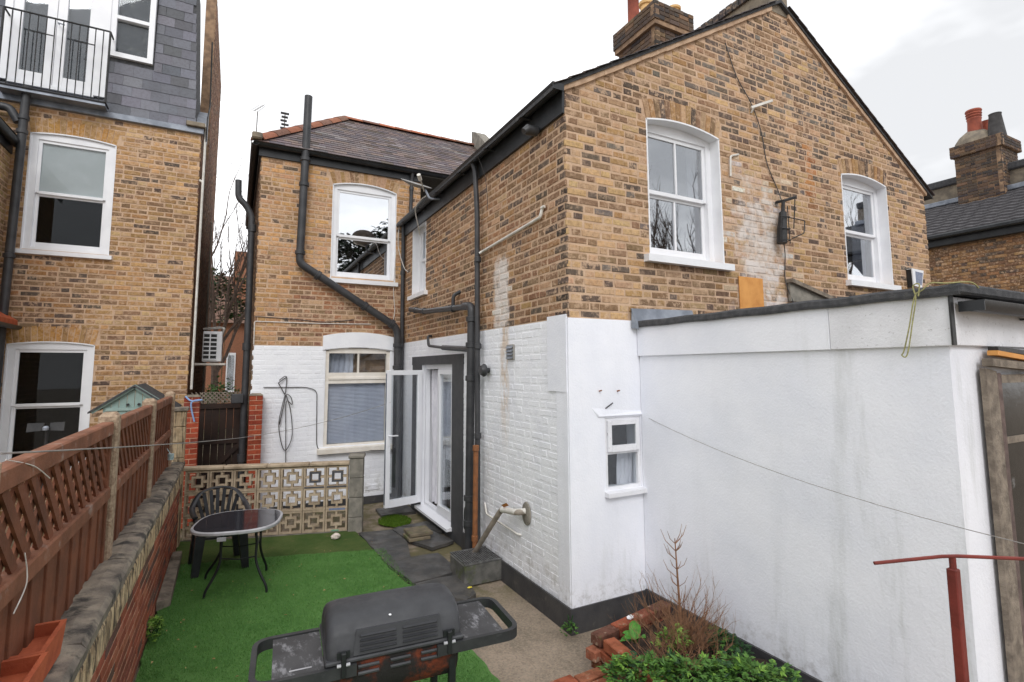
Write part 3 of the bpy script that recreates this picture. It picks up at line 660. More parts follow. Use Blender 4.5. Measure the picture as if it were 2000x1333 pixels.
# the open leaf
lf = Matrix.Translation((-.03, 4.245, 0)) @ Matrix.Rotation(math.atan2(-.13, -.6), 4, 'Z'); m = MB(lf); w_ = .625; z0, z1 = .2, 2.3
m.box(0, s_, -.03, .03, z0, z1, .006); m.box(w_-s_, w_, -.03, .03, z0, z1, .006); m.box(s_, w_-s_, -.03, .03, z1-s_, z1); m.box(s_, w_-s_, -.03, .03, z0, z0+.11)
dl = m.build('door_leaf', 'upvc', HOUSE); tag(dl, 'white glazed door leaf standing open')
MB(lf).box(s_-.005, w_-s_+.005, -.006, .006, z0+.105, z1-s_+.005).build('pane', 'glass', dl)
m = MB(lf); m.box(w_-.052, w_-.026, .03, .04, 1.13, 1.36, .003); m.tube(elbow([(w_-.04,.03,1.29),(w_-.04,.085,1.29),(w_-.17,.085,1.285)], .02), .011, 8); m.build('handle', 'upvc', dl)
m = MB(lf); m.box(w_+.0005, w_+.003, -.02, .02, z0+.05, z1-.05); m.build('lock_strip', 'lead', dl)
# ------------------------------------------------------------------ roofs, gutters and chimney of the house
def slate_field(m, P0, U, V, N, nu, nv, du, dv, tint, keep=None, gap=.004, t=.007, lift=.012, skip=0.):
    """courses of slates on a plane: P0 eave corner, U along, V up the slope, N out; each course laps the one below"""
    P0, U, V, N = map(Vector, (P0, U, V, N)); j = .5
    for r_ in range(nv):
        for k in range(-1, nu+1):
            a = (k + (.5 if r_ % 2 else 0))*du; b = a+du; c = r_*dv; d = c+dv*1.12
            if keep:
                lim = keep((c+d)/2)
                a2, b2 = max(a, lim[0]), min(b, lim[1])
                if b2-a2 < du*.12: continue
                a, b = a2, b2
            jl = jit(.004); h0 = lift+jit(.002)
            q = lambda u, v, h: tuple(P0+U*u+V*v+N*h)
            m.col = tint()
            m.add([q(a+gap/2, c+jl, h0), q(b-gap/2, c+jl+jit(.003), h0), q(b-gap/2, d, .002), q(a+gap/2, d, .002),
                   q(a+gap/2, c+jl, h0-t), q(b-gap/2, c+jl, h0-t), q(b-gap/2, d, -.004), q(a+gap/2, d, -.004)], [(0,1,2,3),(0,4,5,1),(1,5,6,2),(3,7,4,0),(2,6,7,3)])
def half_round(m, a, b, r, n=8, axis='y', lip=.006):
    """open gutter trough from a to b"""
    a, b = Vector(a), Vector(b); d = (b-a).normalized(); s_ = d.cross(Vector((0, 0, 1))).normalized(); V = []
    for q in (a, b):
        for rr in (r, r-lip):
            for k in range(n+1):
                t = math.pi*k/n; V.append(q + s_*rr*math.cos(t) - Vector((0, 0, 1))*rr*math.sin(t))
    k1 = n+1; F = []
    for k in range(n):
        F += [(k, k+1, 2*k1+k+1, 2*k1+k), (k1+k, 3*k1+k, 3*k1+k+1, k1+k+1), (k, k1+k, k1+k+1, k+1), (2*k1+k, 2*k1+k+1, 3*k1+k+1, 3*k1+k)]
    F += [(0, 2*k1, 3*k1, k1), (n, k1+n, 3*k1+n, 2*k1+n)]
    m.add([tuple(v) for v in V], F)
grey_t = lambda: vary(pick([(lin(88,82,84), 3), (lin(76,72,74), 2), (lin(104,94,92), 1.4), (lin(96,84,78), 1)]), .1)
# addition roof: two pitches
m = MB(); yb = 5.5
for sg in (1, -1):
    X = lambda x: x if sg > 0 else GW-x
    m.add([(X(-.16),-.05,EZ+SL*-.16+.035),(X(GW/2),-.05,EZ+SL*GW/2+.035),(X(GW/2),yb,EZ+SL*GW/2+.035),(X(-.16),yb,EZ+SL*-.16+.035),
           (X(-.16),-.05,EZ+SL*-.16+.075),(X(GW/2),-.05,EZ+SL*GW/2+.075),(X(GW/2),yb,EZ+SL*GW/2+.075),(X(-.16),yb,EZ+SL*-.16+.075)], [(0,1,2,3),(4,5,6,7),(0,1,5,4),(1,2,6,5),(2,3,7,6),(3,0,4,7)])
m.col = None
ar = m.build('addition_roof', 'felt', HOUSE)
m = MB(); nlen = math.hypot(1, SL)
for sg in (1, -1):
    U_ = (0, 1, 0); V_ = (sg/nlen, 0, SL/nlen); N_ = (-sg*SL/nlen, 0, 1/nlen); x_ = -.16 if sg > 0 else GW+.16
    slate_field(m, (x_, -.085, EZ-SL*.16+.078), U_, V_, N_, 19, 20, .3, .2, grey_t, lambda v: (0, 5.55))
m.build('slate', 'slate', ar, kind='stuff')
# bedding mortar under the verges
for sg in (1, -1):
    m = MB(); X = lambda x: x if sg > 0 else GW-x
    K = 26
    for i in range(K):
        p, q = -.02+(GW/2-.15)*i/K, -.02+(GW/2-.15)*(i+1)/K; e = lambda x: EZ+SL*x; j1 = .018+jit(.006)
        m.add([(X(p),-.03+jit(.004),e(p)-j1),(X(q),-.03+jit(.004),e(q)-j1),(X(q),.1,e(q)-.02),(X(p),.1,e(p)-.02),(X(p),-.035,e(p)+.036),(X(q),-.035,e(q)+.036),(X(q),.1,e(q)+.036),(X(p),.1,e(p)+.036)], [(0,3,2,1),(4,5,6,7),(0,1,5,4),(1,2,6,5),(3,0,4,7)])
    m.build('verge_mortar', 'mortar', ar)
# party wall upstand along the ridge with brick-on-edge coping
pw = thing('x', 'x', 'x'); bpy.data.objects.remove(pw)
m = MB(); m.box(3.24, 3.62, -.004, 5.4, 6.98, 7.31); pwo = m.build('party_wall', 'flaunch', HOUSE)
for i in range(48):
    m = MB(); y = -.03+i*.113; m.box(3.20, 3.66, y+.004, y+.107, 7.30+jit(.006), 7.415+jit(.008), .006); o = m.build('coping_brick', 'brick_obj', pwo); o.color = (*vary(lin(78,74,74)), 1)
# chimney stack on the party wall
cm_t = lambda x, z, h: vary(pick([(lin(92,80,72), 3), (DRK, 3), (lin(112,92,76), 2), (lin(128,104,84), 1.2), (lin(76,70,68), 2)]))
cx0, cx1, cy0, cy1 = 3.2, 3.96, 2.02, 2.96
chm = MB(); chm.box(cx0+.02, cx1-.02, cy0+.02, cy1-.02, 6.8, 8.37); CHM = chm.build('chimney', 'mortar_dark', HOUSE)
def stack_faces(key, parent, x0, x1, y0, y1, bands, tint, zb, faces='fs'):
    for (za, zc, o) in bands:
        for kind_ in faces:
            M_ = FRONT(x0-o, y0-o) if kind_ == 'f' else SIDE(x0-o, y1+o) if kind_ == 's' else None
            W_ = (x1-x0+2*o) if kind_ == 'f' else (y1-y0+2*o)
            n_ = int(round((zc-za)/CH)); m_ = MB(M_); sub = MB(M_)
            for i in range(n_):
                z = za+i*CH; x = 0; row = i
                first = .11 if row % 2 else .2255
                while x < W_-.03:
                    l_ = min(first if x == 0 else random.choice((.111, .2255)), W_-x); l_ = W_-x if W_-x-l_ < .06 else l_
                    m_.col = tint(0, 0, 0); brick_shape(m_, x+(.006 if x else 0), x+l_-(.006 if x+l_ < W_-.01 else 0), z+.006, z+CH-.006, jit(.003), .03); x += l_
            sub.box(0, W_, .012, .1, za+.001, zc-.001); sub.build('stack_face', 'mortar_dark', parent)
            m_.build('brick', 'brick_sooty', parent, kind='stuff')
stack_faces('house', CHM, cx0, cx1, cy0, cy1, [(7.2, 8.0, 0), (8.0, 8.08, .035), (8.08, 8.4, .07)], cm_t, 7.2)
MB().box(cx0-.05, cx1+.05, cy0-.05, cy1+.05, 8.0, 8.395).build('stack_head', 'mortar_dark', CHM)
m = MB(); m.hexa([(cx0-.02,cy0-.02,8.395),(cx1+.02,cy0-.02,8.395),(cx1+.02,cy1+.02,8.395),(cx0-.02,cy1+.02,8.395),(cx0+.2,cy0+.2,8.5),(cx1-.2,cy0+.2,8.5),(cx1-.2,cy1-.2,8.5),(cx0+.2,cy1-.2,8.5)]); m.build('flaunching', 'flaunch', CHM)
pot_prof = [(.12, 0), (.125, .05), (.105, .1), (.1, .45), (.125, .47), (.13, .55), (.115, .56), (.1, .54), (.09, .3)]
for (x, y, mt, h) in ((3.42, 2.78, 'pot_red', 1.5), (3.42, 2.45, 'pot_cream', .62), (3.86, 2.24, 'pot_cream', .45), (3.42, 2.16, 'pot_cream', .5)):
    if (x, y) == (3.42, 2.16): continue
    MB().lathe([(r_, z*h) for r_, z in pot_prof], (x, y, 8.40), 18, False).build('chimney_pot', mt, CHM, True)

# main block: hipped slate roof with red ridge and hip tiles
e0 = Vector((-2.63, 5.26, 6.10)); rl = Vector((-.83, 7.5, 7.86)); rr = Vector((2.9, 7.5, 7.86)); e1 = Vector((2.9, 5.26, 6.10)); bk = Vector((-2.63, 11.5, 6.10)); rb = Vector((-.83, 9.6, 7.86))
m = MB(); m.add([e0, e1, rr, rl, bk, rb, (2.9, 9.6, 7.86), (2.9, 11.5, 6.1)], [(0,1,2,3), (4,0,3,5), (3,2,6,5), (5,6,7,4), (1,7,6,2), (0,4,7,1)]); mr = m.build('main_roof', 'felt', HOUSE)
m = MB(); Vv = (rr-e1); ln = Vv.length; Vv = Vv.normalized(); Nn = Vector((1,0,0)).cross(Vv).normalized(); slope_t = lambda: vary(pick([(lin(112,100,100), 3), (lin(98,90,94), 2), (lin(124,108,102), 1.4), (lin(132,124,124), .7), (lin(92,80,72), .8)]), .1)
slate_field(m, e0, (1, 0, 0), Vv, Nn, 24, int(ln/.135), .235, .135, slope_t, lambda v: (v/ln*1.8+.02, 5.4))
Vh = (rl-e0); hx = Vector((-1, 0, 0)); Vl = Vector((1.8, 0, 1.76)).normalized(); Nl = Vector((0,-1,0)).cross(Vl).normalized(); ll = math.hypot(1.8, 1.76)
slate_field(m, bk, (0, -1, 0), Vl, Nl if Nl.z > 0 else -Nl, 28, int(ll/.135), .235, .135, slope_t, lambda v: (v/ll*1.9, 6.24-v/ll*2.24-.02))
m.build('slate', 'slate', mr, kind='stuff')
def ridge_run(a, b, n, r_, mat, parent, name):
    a, b = Vector(a), Vector(b)
    for i in range(n):
        p, q = a.lerp(b, i/n+.004), a.lerp(b, (i+1)/n+.012); m_ = MB(); d = (q-p).normalized(); s_ = d.cross(Vector((0, 0, 1))).normalized(); u_ = s_.cross(d); V = []; K = 6
        for c_, sc in ((p, 1.06), (q, .98)):
            for rad in (r_*sc, r_*sc-.018):
                for k in range(K+1):
                    t = math.pi*(.08+.84*k/K); V.append(c_ + s_*rad*1.15*math.cos(t) + u_*(rad*math.sin(t)-.045))
        k1 = K+1; F = []
        for k in range(K): F += [(k, k+1, 2*k1+k+1, 2*k1+k), (k1+k, 3*k1+k, 3*k1+k+1, k1+k+1), (k, k1+k, k1+k+1, k+1), (2*k1+k, 2*k1+k+1, 3*k1+k+1, 3*k1+k)]
        F += [(0, 2*k1, 3*k1, k1), (K, k1+K, 3*k1+K, 2*k1+K)]
        m_.add(V, F); o = m_.build(name, mat, parent, True)
        if mat == 'red': o.color = (*vary(pick([(lin(150,98,76), 2), (lin(170,106,78), 1), (lin(128,94,80), 1.4)]), .1), 1)
ridge_run(e0+Vector((.05, .06, .05)), rl, 8, .12, 'red', mr, 'hip_tile')
ridge_run(rl, rr, 10, .105, 'red', mr, 'ridge_tile')
m = MB(); m.box(-2.66, -2.5, 5.2, 5.36, 6.13, 6.24, .02); m.build('corner_bedding', 'flaunch', mr)
# parapet between the roofs
m = MB(); P = lambda y, h: e1.z+(y-e1.y)*(rr.z-e1.z)/(rr.y-e1.y)+h
m.prism([(5.3, P(5.3, .02)), (7.55, P(7.55, .02)), (7.55, P(7.55, .36)), (7.3, P(7.4, .36)), (5.3, P(5.3, .24))], 2.28, 2.55, 'x'); m.build('parapet', 'concrete', mr)

# fascias and gutters
m = MB(); m.box(-.034, -.004, -.012, 5.40, 4.80, 5.06, .004); m.build('fascia_board', 'fascia', HOUSE)
m = MB(); half_round(m, (-.105, -.06, 5.065), (-.105, 5.38, 5.045), .066); m.box(-.168, -.042, -.064, -.058, 4.995, 5.065); gt = m.build('gutter', 'fascia', HOUSE, True)
for y in (.6, 1.5, 2.4, 3.3, 4.2, 5.1): MB().box(-.175, -.03, y-.02, y+.02, 4.985, 4.992).build('bracket', 'fascia', gt)
m = MB(); m.box(-2.54, .3, 5.425, 5.455, 5.92, 6.09, .004); m.box(-2.535, -2.505, 5.46, 11, 5.92, 6.09); m.build('fascia_board', 'fascia', HOUSE)
m = MB(); half_round(m, (-2.62, 5.355, 6.115), (1.0, 5.355, 6.095), .066); half_round(m, (-2.60, 5.29, 6.11), (-2.60, 11, 6.10), .066); m.build('gutter', 'fascia', HOUSE, True)
MB().tube([(-.04, .46, 4.80), (-.16, .46, 4.80), (-.2, .46, 4.77)], [.05, .055, .035], 10).build('flue_cowl', 'black_pipe', HOUSE, True)

# ------------------------------------------------------------------ pipes on the walls
yp = 5.33
soil = pipe(HOUSE, [(-1.80, yp, 7.1), (-1.815, yp, 6.05), (-1.85, yp, 4.12), (-.19, yp, 3.10), (-.135, yp, 2.95), (-.135, yp, .05)], .066, 'soil_pipe', collars=[((-1.817, yp, 5.95), (0,0,1)), ((-1.822, yp, 5.5), (0,0,1)), ((-1.847, yp, 4.3), (0,0,1)), ((-1.55, yp, 3.93), (1.66,0,-1.02)), ((-.75, yp, 3.44), (1.66,0,-1.02)), ((-.25, yp, 3.14), (1.66,0,-1.02)), ((-.135, yp, 2.75), (0,0,1)), ((-.135, yp, 2.35), (0,0,1))], label='long black soil pipe running diagonally across the rear wall')
pipe(HOUSE, [(-.055, 5.37, 5.02), (-.05, 5.37, 4.9), (-.04, 5.37, .05)], .036, 'rainwater_pipe', collars=[((-.05, 5.37, 4.1), (0,0,1)), ((-.05, 5.37, 2.9), (0,0,1))])
pipe(HOUSE, [(.11, 5.36, 6.06), (.105, 5.4, 5.9), (.09, 5.4, 5.3)], .034, 'rainwater_pipe', collars=[((.1, 5.4, 5.75), (0,0,1))])
pipe(HOUSE, [(-.105, 2.0, 5.0), (-.08, 1.98, 4.9), (-.075, 1.92, 4.3), (-.075, 1.885, .2)], .034, 'rainwater_pipe', collars=[((-.075, 1.9, 3.7), (0,0,1)), ((-.075, 1.885, 2.6), (0,0,1)), ((-.075, 1.885, 1.5), (0,0,1))])
pipe(HOUSE, [(-.10, 2.26, 3.14), (-.10, 2.03, 3.12), (-.10, 2.05, 2.4), (-.10, 2.10, .12)], .054, 'soil_pipe', collars=[((-.10, 2.035, 2.95), (0,0,1)), ((-.10, 2.05, 2.62), (0,0,1)), ((-.10, 2.055, 2.2), (0,0,1)), ((-.10, 2.09, .72), (0,0,1)), ((-.10, 2.095, .42), (0,0,1))])
hp = pipe(HOUSE, [(-.08, 4.75, 3.35), (-.08, 3.95, 3.24), (-.08, 2.2, 3.13)], .042, 'waste_pipe', collars=[((-.08, 4.45, 3.31), (0,-1,-.1)), ((-.08, 4.0, 3.25), (0,-1,-.1)), ((-.08, 2.73, 3.16), (0,-1,-.1))], er=.03)
MB().tube(elbow([(-.08, 2.73, 3.15), (-.08, 2.73, 3.34), (.01, 2.66, 3.40)], .05), .026, 10).build('waste_branch', 'black_pipe', hp, True)
MB().tube([(-.08, 4.75, 3.35), (-.03, 4.95, 3.40)], .02, 8).build('overflow', 'white_pipe', hp, True)
wp2 = pipe(HOUSE, [(-.01, 3.85, 2.84), (-.08, 3.80, 2.83), (-.08, 3.76, 2.68), (-.08, 3.1, 2.625), (-.08, 2.1, 2.565)], .022, 'waste_pipe', er=.04); MB().tube([(-.08, 3.12, 2.627), (-.08, 2.1, 2.568)], [.036, .04], 12).build('waste_socket', 'black_pipe', wp2, True)
pipe(HOUSE, [(-.15, 1.775, 1.40), (-.15, 1.80, .2)], .031, 'rusty_pipe', 'copper', [((-.15, 1.8, .32), (0,0,1)), ((-.15, 1.775, 1.37), (0,0,1))])
pipe(HOUSE, [(-.02, .40, 3.96), (-.03, .43, 3.87), (-.03, 1.85, 3.80), (-.06, 1.88, 3.78)], .017, 'overflow_pipe', 'white_pipe', er=.02)
pipe(HOUSE, [(-.02, .36, 3.97), (-.03, .40, 3.96)], .017, 'overflow_pipe', 'white_pipe')
pipe(HOUSE, [(.0, .80, .84), (-.11, .82, .84), (-.12, 1.16, .79), (-.16, 1.36, .56), (-.2, 1.70, .19)], .03, 'waste_pipe', 'grey_pipe', er=.035)
pipe(HOUSE, [(-.02, .80, .845), (-.115, .84, .84), (-.122, 1.13, .797)], .0315, 'waste_pipe', 'white_pipe', er=.03)
MB().lathe([(.0, -.004), (.09, 0), (.085, .012), (.03, .02)], n=14).build('pipe_plate', 'concrete', HOUSE).matrix_local = Matrix.Translation((-.004, .80, .82)) @ Matrix.Rotation(R(-90), 4, 'Y') @ Matrix.Scale(1.35, 4, (1, 0, 0))
pipe(HOUSE, [(-.02, 1.80, .71), (-.03, 1.76, .68), (-.03, 1.73, .60), (-.03, .96, .575), (.0, .93, .57)], .011, 'waste_pipe', 'white_pipe', er=.03)
pipe(HOUSE, [(-.06, 2.12, .57), (-.06, 2.26, .57), (-.06, 2.28, .30), (0, 2.29, .28)], .036, 'drain_branch', er=.06)
# gully below the pipes
m = MB(); m.box(-.47, -.02, 1.34, 1.78, -.02, .2, .01); gy = m.build('drain_box', plain('mossy_concrete', lin(112,110,106), lin(78,78,75), 7, .9, .7, 40, stain=(lin(78,86,46), 5, .5, .8)), HOUSE)
m = MB()
for i in range(17): m.box(-.46+i*.0265, -.448+i*.0265, 1.35, 1.77, .203, .215)
m.box(-.47, -.02, 1.335, 1.35, .203, .218); m.box(-.47, -.02, 1.77, 1.785, .203, .218); m.build('grating', plain('galvanised_grating', lin(128,128,128), lin(90,90,90), 20, .5, metal=.4), gy)

# vents and fittings fixed to the side wall
m = MB(SIDE(0, 0)); m.box(-1.225, -1.055, -.018, 0, 2.42, 2.59, .004); v = m.build('louvre_vent', plain('grey_plastic_vent', lin(150,146,140), None, 5, .6), HOUSE)
for i in range(4): MB(SIDE(0, 0)).hexa([(-1.215,-.035,2.43+i*.038),(-1.065,-.035,2.43+i*.038),(-1.065,-.018,2.45+i*.038),(-1.215,-.018,2.45+i*.038),(-1.215,-.032,2.436+i*.038),(-1.065,-.032,2.436+i*.038),(-1.065,-.018,2.462+i*.038),(-1.215,-.018,2.462+i*.038)]).build('slat', 'lead', v)
o = MB().lathe([(.0, 0), (.03, .0), (.032, .05), (.075, .055), (.08, .075), (.06, .1), (.055, .12), (.0, .125)], n=16).build('boiler_flue', 'black_pipe', HOUSE, True); o.matrix_local = Matrix.Translation((-.0, 1.72, 2.30)) @ Matrix.Rotation(R(-90), 4, 'Y')
settle_bricks('house')
# ------------------------------------------------------------------ flat-roofed extension
EXT = thing('flat_roofed_extension', 'white rendered flat-roofed extension against the brick gable', 'extension', (.852, -2.6, 0))
def eparent(o):
    o.parent = EXT; o.matrix_parent_inverse = Matrix.Translation(-Vector(EXT.location)); return o
XE, YE = .852, -2.612
m = MB(); m.prism([(XE, YE), (5.2, YE), (5.2, -.02), (XE, -.02)], -.02, 2.70, 'z'); eparent(m.build('rendered_wall', 'render'))
m = MB(); m.prism([(XE-.022, -.03), (XE-.022, YE-.022), (5.0, YE-.022), (5.0, YE-.001), (XE-.001, YE-.001), (XE-.001, -.03)], -.02, .205, 'z'); eparent(m.build('plinth', 'plinth'))
m = MB(); m.box(XE-.026, XE-.002, -1.95, -.018, 2.437, 2.74, .004); eparent(m.build('fascia_board', 'render'))
m = MB(); m.box(XE-.027, XE-.002, YE-.03, -1.953, 2.437, 2.74, .004); o = eparent(m.build('fascia_board', 'oldwhite')); o['label'] = 'flaking end board of the fascia'
m = MB(); m.box(XE+.002, 5.1, YE-.026, YE-.002, 2.44, 2.72, .004); eparent(m.build('fascia_board', 'oldwhite'))
m = MB()
K = 24
for i in range(K):   # felt roof with a rolled, slightly uneven edge
    p, q = -.02+(YE-.09+.02)*i/K, -.02+(YE-.09+.02)*(i+1)/K; d1 = .003*math.sin(i*1.3); d2 = .003*math.sin((i+1)*1.3)
    prof = lambda d: [(XE-.05, 2.722+d), (XE-.055, 2.74+d), (XE-.053, 2.772+d), (XE-.038, 2.787+d), (XE+.12, 2.784), (XE+.12, 2.75), (XE-.03, 2.745), (XE-.04, 2.722+d)]
    A, B = prof(d1), prof(d2); n = len(A)
    m.add([(x, p, z) for x, z in A]+[(x, q, z) for x, z in B], [(j, (j+1) % n, n+(j+1) % n, n+j) for j in range(n)] + ([tuple(range(n))] if i == 0 else []) + ([tuple(range(2*n-1, n-1, -1))] if i == K-1 else []))
m.prism([(XE+.1, YE-.08), (6.8, YE-.08), (6.8, -.03), (XE+.1, -.03)], 2.735, 2.782, 'z')
m.box(XE-.05, 5.2, YE-.10, YE-.03, 2.725, 2.787, .012)
eparent(m.build('felt_roof', 'felt'))
m = MB(); m.add([(.755,-.03,2.915),(1.6,-.03,2.935),(1.6,-.07,2.79),(.80,-.07,2.79),(.755,-.012,2.92),(1.6,-.012,2.94),(1.6,-.03,2.79),(.80,-.03,2.79)], [(0,1,2,3),(0,4,5,1),(0,3,7,4)]); m.add([(.755,-.03,2.915),(.80,-.07,2.79),(.79,-.09,2.70),(.745,-.03,2.72)], [(0,1,2,3)]); eparent(m.build('lead_flashing', 'lead'))
m = MB(); half_round(m, (XE+.04, YE-.105, 2.69), (4.8, YE-.105, 2.67), .062); m.box(XE+.036, XE+.042, YE-.165, YE-.045, 2.63, 2.69); gu = eparent(m.build('gutter', 'fascia', None, True))
for x in (1.75, 2.7): o = MB().box(x-.012, x+.012, YE-.175, YE-.03, 2.615, 2.628).build('bracket', 'fascia', gu)
m = MB(); m.box(XE-.04, XE-.0, YE-.04, YE-.03, 2.44, 2.73); eparent(m.build('corner_crack', 'metal_dark'))
m = MB(); m.tube([(1.205, YE-.005, 2.11), (1.215, YE-.04, 2.08), (1.235, YE-.045, 1.94), (1.21, YE-.005, 1.865)], .007, 6); eparent(m.build('bent_hook', plain('green_black_iron', lin(38,50,50), None, 5, .5)))

# tied twine hanging from the corner of the roof
m = MB(); x = XE-.075
m.tube(bez([(.93, YE-.13, 2.76), (.86, YE-.12, 2.79), (x+.01, YE-.04, 2.79), (x, -2.58, 2.80), (x-.005, -2.54, 2.765), (x-.01, -2.50, 2.73), (x-.008, -2.46, 2.56), (x+.02, -2.41, 2.42), (x+.02, -2.395, 2.39), (x+.02, -2.425, 2.395), (x-.005, -2.48, 2.6), (x-.01, -2.505, 2.72), (x-.02, -2.50, 2.79), (x-.015, -2.53, 2.80), (x-.012, -2.52, 2.73)], 6), .004, 5)
tag(m.build('twine', 'rope'), 'yellow-green twine knotted over the corner of the flat roof', 'twine')

# derelict lean-to frame at the end wall
LT = thing('lean_to_frame', 'weathered timber lean-to frame with grimy glass at the right edge', 'frame', (1.2, -2.7, 0))
def lpar(o): o.parent = LT; o.matrix_parent_inverse = Matrix.Translation(-Vector(LT.location)); return o
m = MB(); m.hexa([(1.14,-2.665,-.02),(1.285,-2.665,-.02),(1.285,-2.635,-.02),(1.14,-2.635,-.02),(1.135,-2.665,2.31),(1.275,-2.665,2.29),(1.275,-2.635,2.29),(1.135,-2.635,2.31)]); lpar(m.build('post', 'oldwood'))
m = MB(); m.box(1.29, 1.345, -2.66, -2.635, -.02, 2.28, .004); lpar(m.build('door_stile', plain('purple_brown_wood', lin(118,100,94), lin(88,74,70), 14, .85, .5)))
m = MB(); m.box(1.345, 2.6, -2.66, -2.64, 1.86, 1.9); m.box(1.345, 2.6, -2.66, -2.64, 2.22, 2.27); lpar(m.build('glazing_rail', 'oldwood'))
m = MB(); m.box(1.34, 2.6, -2.65, -2.646, 0, 2.225); lpar(m.build('pane', plain('grimy_glass', lin(46,44,42), lin(30,29,29), 5, .18, .1, 12, stain=(lin(140,140,140), 7, .62, .6))))
for i, (a, b, mt, s) in enumerate((((1.15,-2.67,2.345), (2.4,-2.68,2.28), 'oldwood', .045), ((1.20,-2.68,2.40), (2.4,-2.68,2.315), 'ply', .028), ((1.24,-2.67,2.425), (2.4,-2.67,2.365), 'metal_dark', .025))):
    m = MB(); m.bar(a, b, .05, s); lpar(m.build('roof_batten', mt))

# fittings on the gable
m = MB(); m.box(2.39, 2.81, -.016, -.004, 2.99, 3.378, .002); tag(m.build('plywood_patch', 'ply'), 'bare orange plywood square nailed over the brick above the flat roof', 'board')
m = MB(); m.prism([(3.27,3.13),(3.27,3.37),(3.33,3.37),(4.02,3.215),(4.02,3.13)], -.05, -.02, 'y'); fl = m.build('roof_upstand', 'concrete'); m = MB(); m.bar((3.26,-.05,3.385),(4.08,-.05,3.205),.09,.05); m.build('timber_trim', 'oldwood', fl)
tag(fl, 'low grey upstand with sloping timber trim against the gable', 'upstand')
LP = thing('floodlight', 'rusty black caged floodlight hanging on the gable between the windows', 'light', (3.15, 0, 3.83))
def lp(m, n, mt='metal_dark'): o = m.build(n, mt); o.parent = LP; o.matrix_parent_inverse = Matrix.Translation(-Vector(LP.location))
m = MB(); m.tube([(3.10,-.09,3.83),(3.115,-.09,4.0),(3.15,-.09,4.22)], [.06,.058,.045], 12); lp(m, 'lamp_body')
m = MB(); m.tube([(3.15,-.09,4.22),(3.17,-.09,4.36)], .022, 8); m.tube([(3.14,-.01,4.37),(3.17,-.1,4.37),(3.34,-.14,4.43)], .018, 6); lp(m, 'arm')
m = MB()
for r_ in (4.15, 4.0, 3.86): m.tube(elbow([(3.03,-.13,r_),(3.17,-.17,r_),(3.22,-.07,r_+.01)], .02), .006, 5)
m.tube([(3.04,-.14,4.2),(3.03,-.14,3.82)], .006, 5); m.tube([(3.2,-.12,4.3),(3.17,-.15,3.82)], .006, 5); m.tube(elbow([(3.20,-.12,4.16),(3.47,-.16,4.14),(3.44,-.16,3.98),(3.26,-.12,3.90)], .02), .007, 5); m.tube([(3.33,-.14,4.42),(3.27,-.14,4.02)], .007, 5); lp(m, 'cage')
m = MB(); m.tube(bez([(2.35,-.012,6.24),(2.52,-.014,5.86),(2.77,-.016,5.56),(2.93,-.014,5.23),(3.01,-.012,4.85),(3.18,-.014,4.55),(3.2,-.05,4.38)], 5), .006, 5); tag(m.build('cable', 'cable'), 'thin dark cable hanging down the gable from roof to floodlight', 'cable')
m = MB(); m.tube(bez([(3.15,-.08,3.85),(3.25,-.02,3.7),(3.235,-.016,3.38),(3.31,-.06,3.1)], 5), .006, 5); tag(m.build('cable', 'cable'), 'short dark cable below the floodlight running to the flat roof', 'cable')
m = MB(); m.bar((2.75,-.02,5.51),(3.02,-.12,5.62),.03,.03); m.tube([(2.76,-.01,5.45),(2.76,-.05,5.5)], .012, 6); tag(m.build('wall_bracket', 'white_pipe'), 'small pale bracket on the gable beside the hanging cable', 'bracket')
m = MB(); m.tube(elbow([(2.50,-.005,4.87),(2.33,-.025,4.81),(2.315,-.025,4.56)], .03), .012, 6); tag(m.build('overflow_stub', 'white_pipe'), 'short white pipe stub beside the large sash window', 'pipe')
AL = thing('alarm_box', 'white and grey burglar alarm box under the right gable window', 'alarm', (6.28, -.01, 3.5))
def alp(m, n, mt): o = m.build(n, mt); o.parent = AL; o.matrix_parent_inverse = Matrix.Translation(-Vector(AL.location))
m = MB(); m.prism([(6.13,3.52),(6.36,3.50),(6.45,3.77),(6.12,3.78)], -.085, -.006, 'y'); alp(m, 'case', 'gloss')
m = MB(); m.prism([(6.20,3.55),(6.35,3.54),(6.41,3.73),(6.2,3.74)], -.089, -.0855, 'y'); alp(m, 'panel', plain('faded_blue_grey_label', lin(150,156,172), lin(110,120,146), 60, .5))
m = MB(); m.prism([(6.125,3.5),(6.145,3.5),(6.145,3.78),(6.12,3.79)], -.07, -.004, 'y'); alp(m, 'strobe', 'metal_dark')
# nail stubs and scar above the small window
for (x, z) in ((.343, 2.1), (.56, 2.095)):
    m = MB(); m.tube([(x,-.01,z),(x,-.05,z+.008)], .007, 6); tag(m.build('rusty_nail', 'copper'), 'rusty nail in the white render, %s of two above the small window' % ('left' if x < .4 else 'right'), 'nail')
m = MB(); m.tube([(.41,-.02,1.935),(.49,-.03,1.985)], .006, 5); tag(m.build('loose_wire', 'metal_dark'), 'short loose wire above the hood of the small window', 'wire')
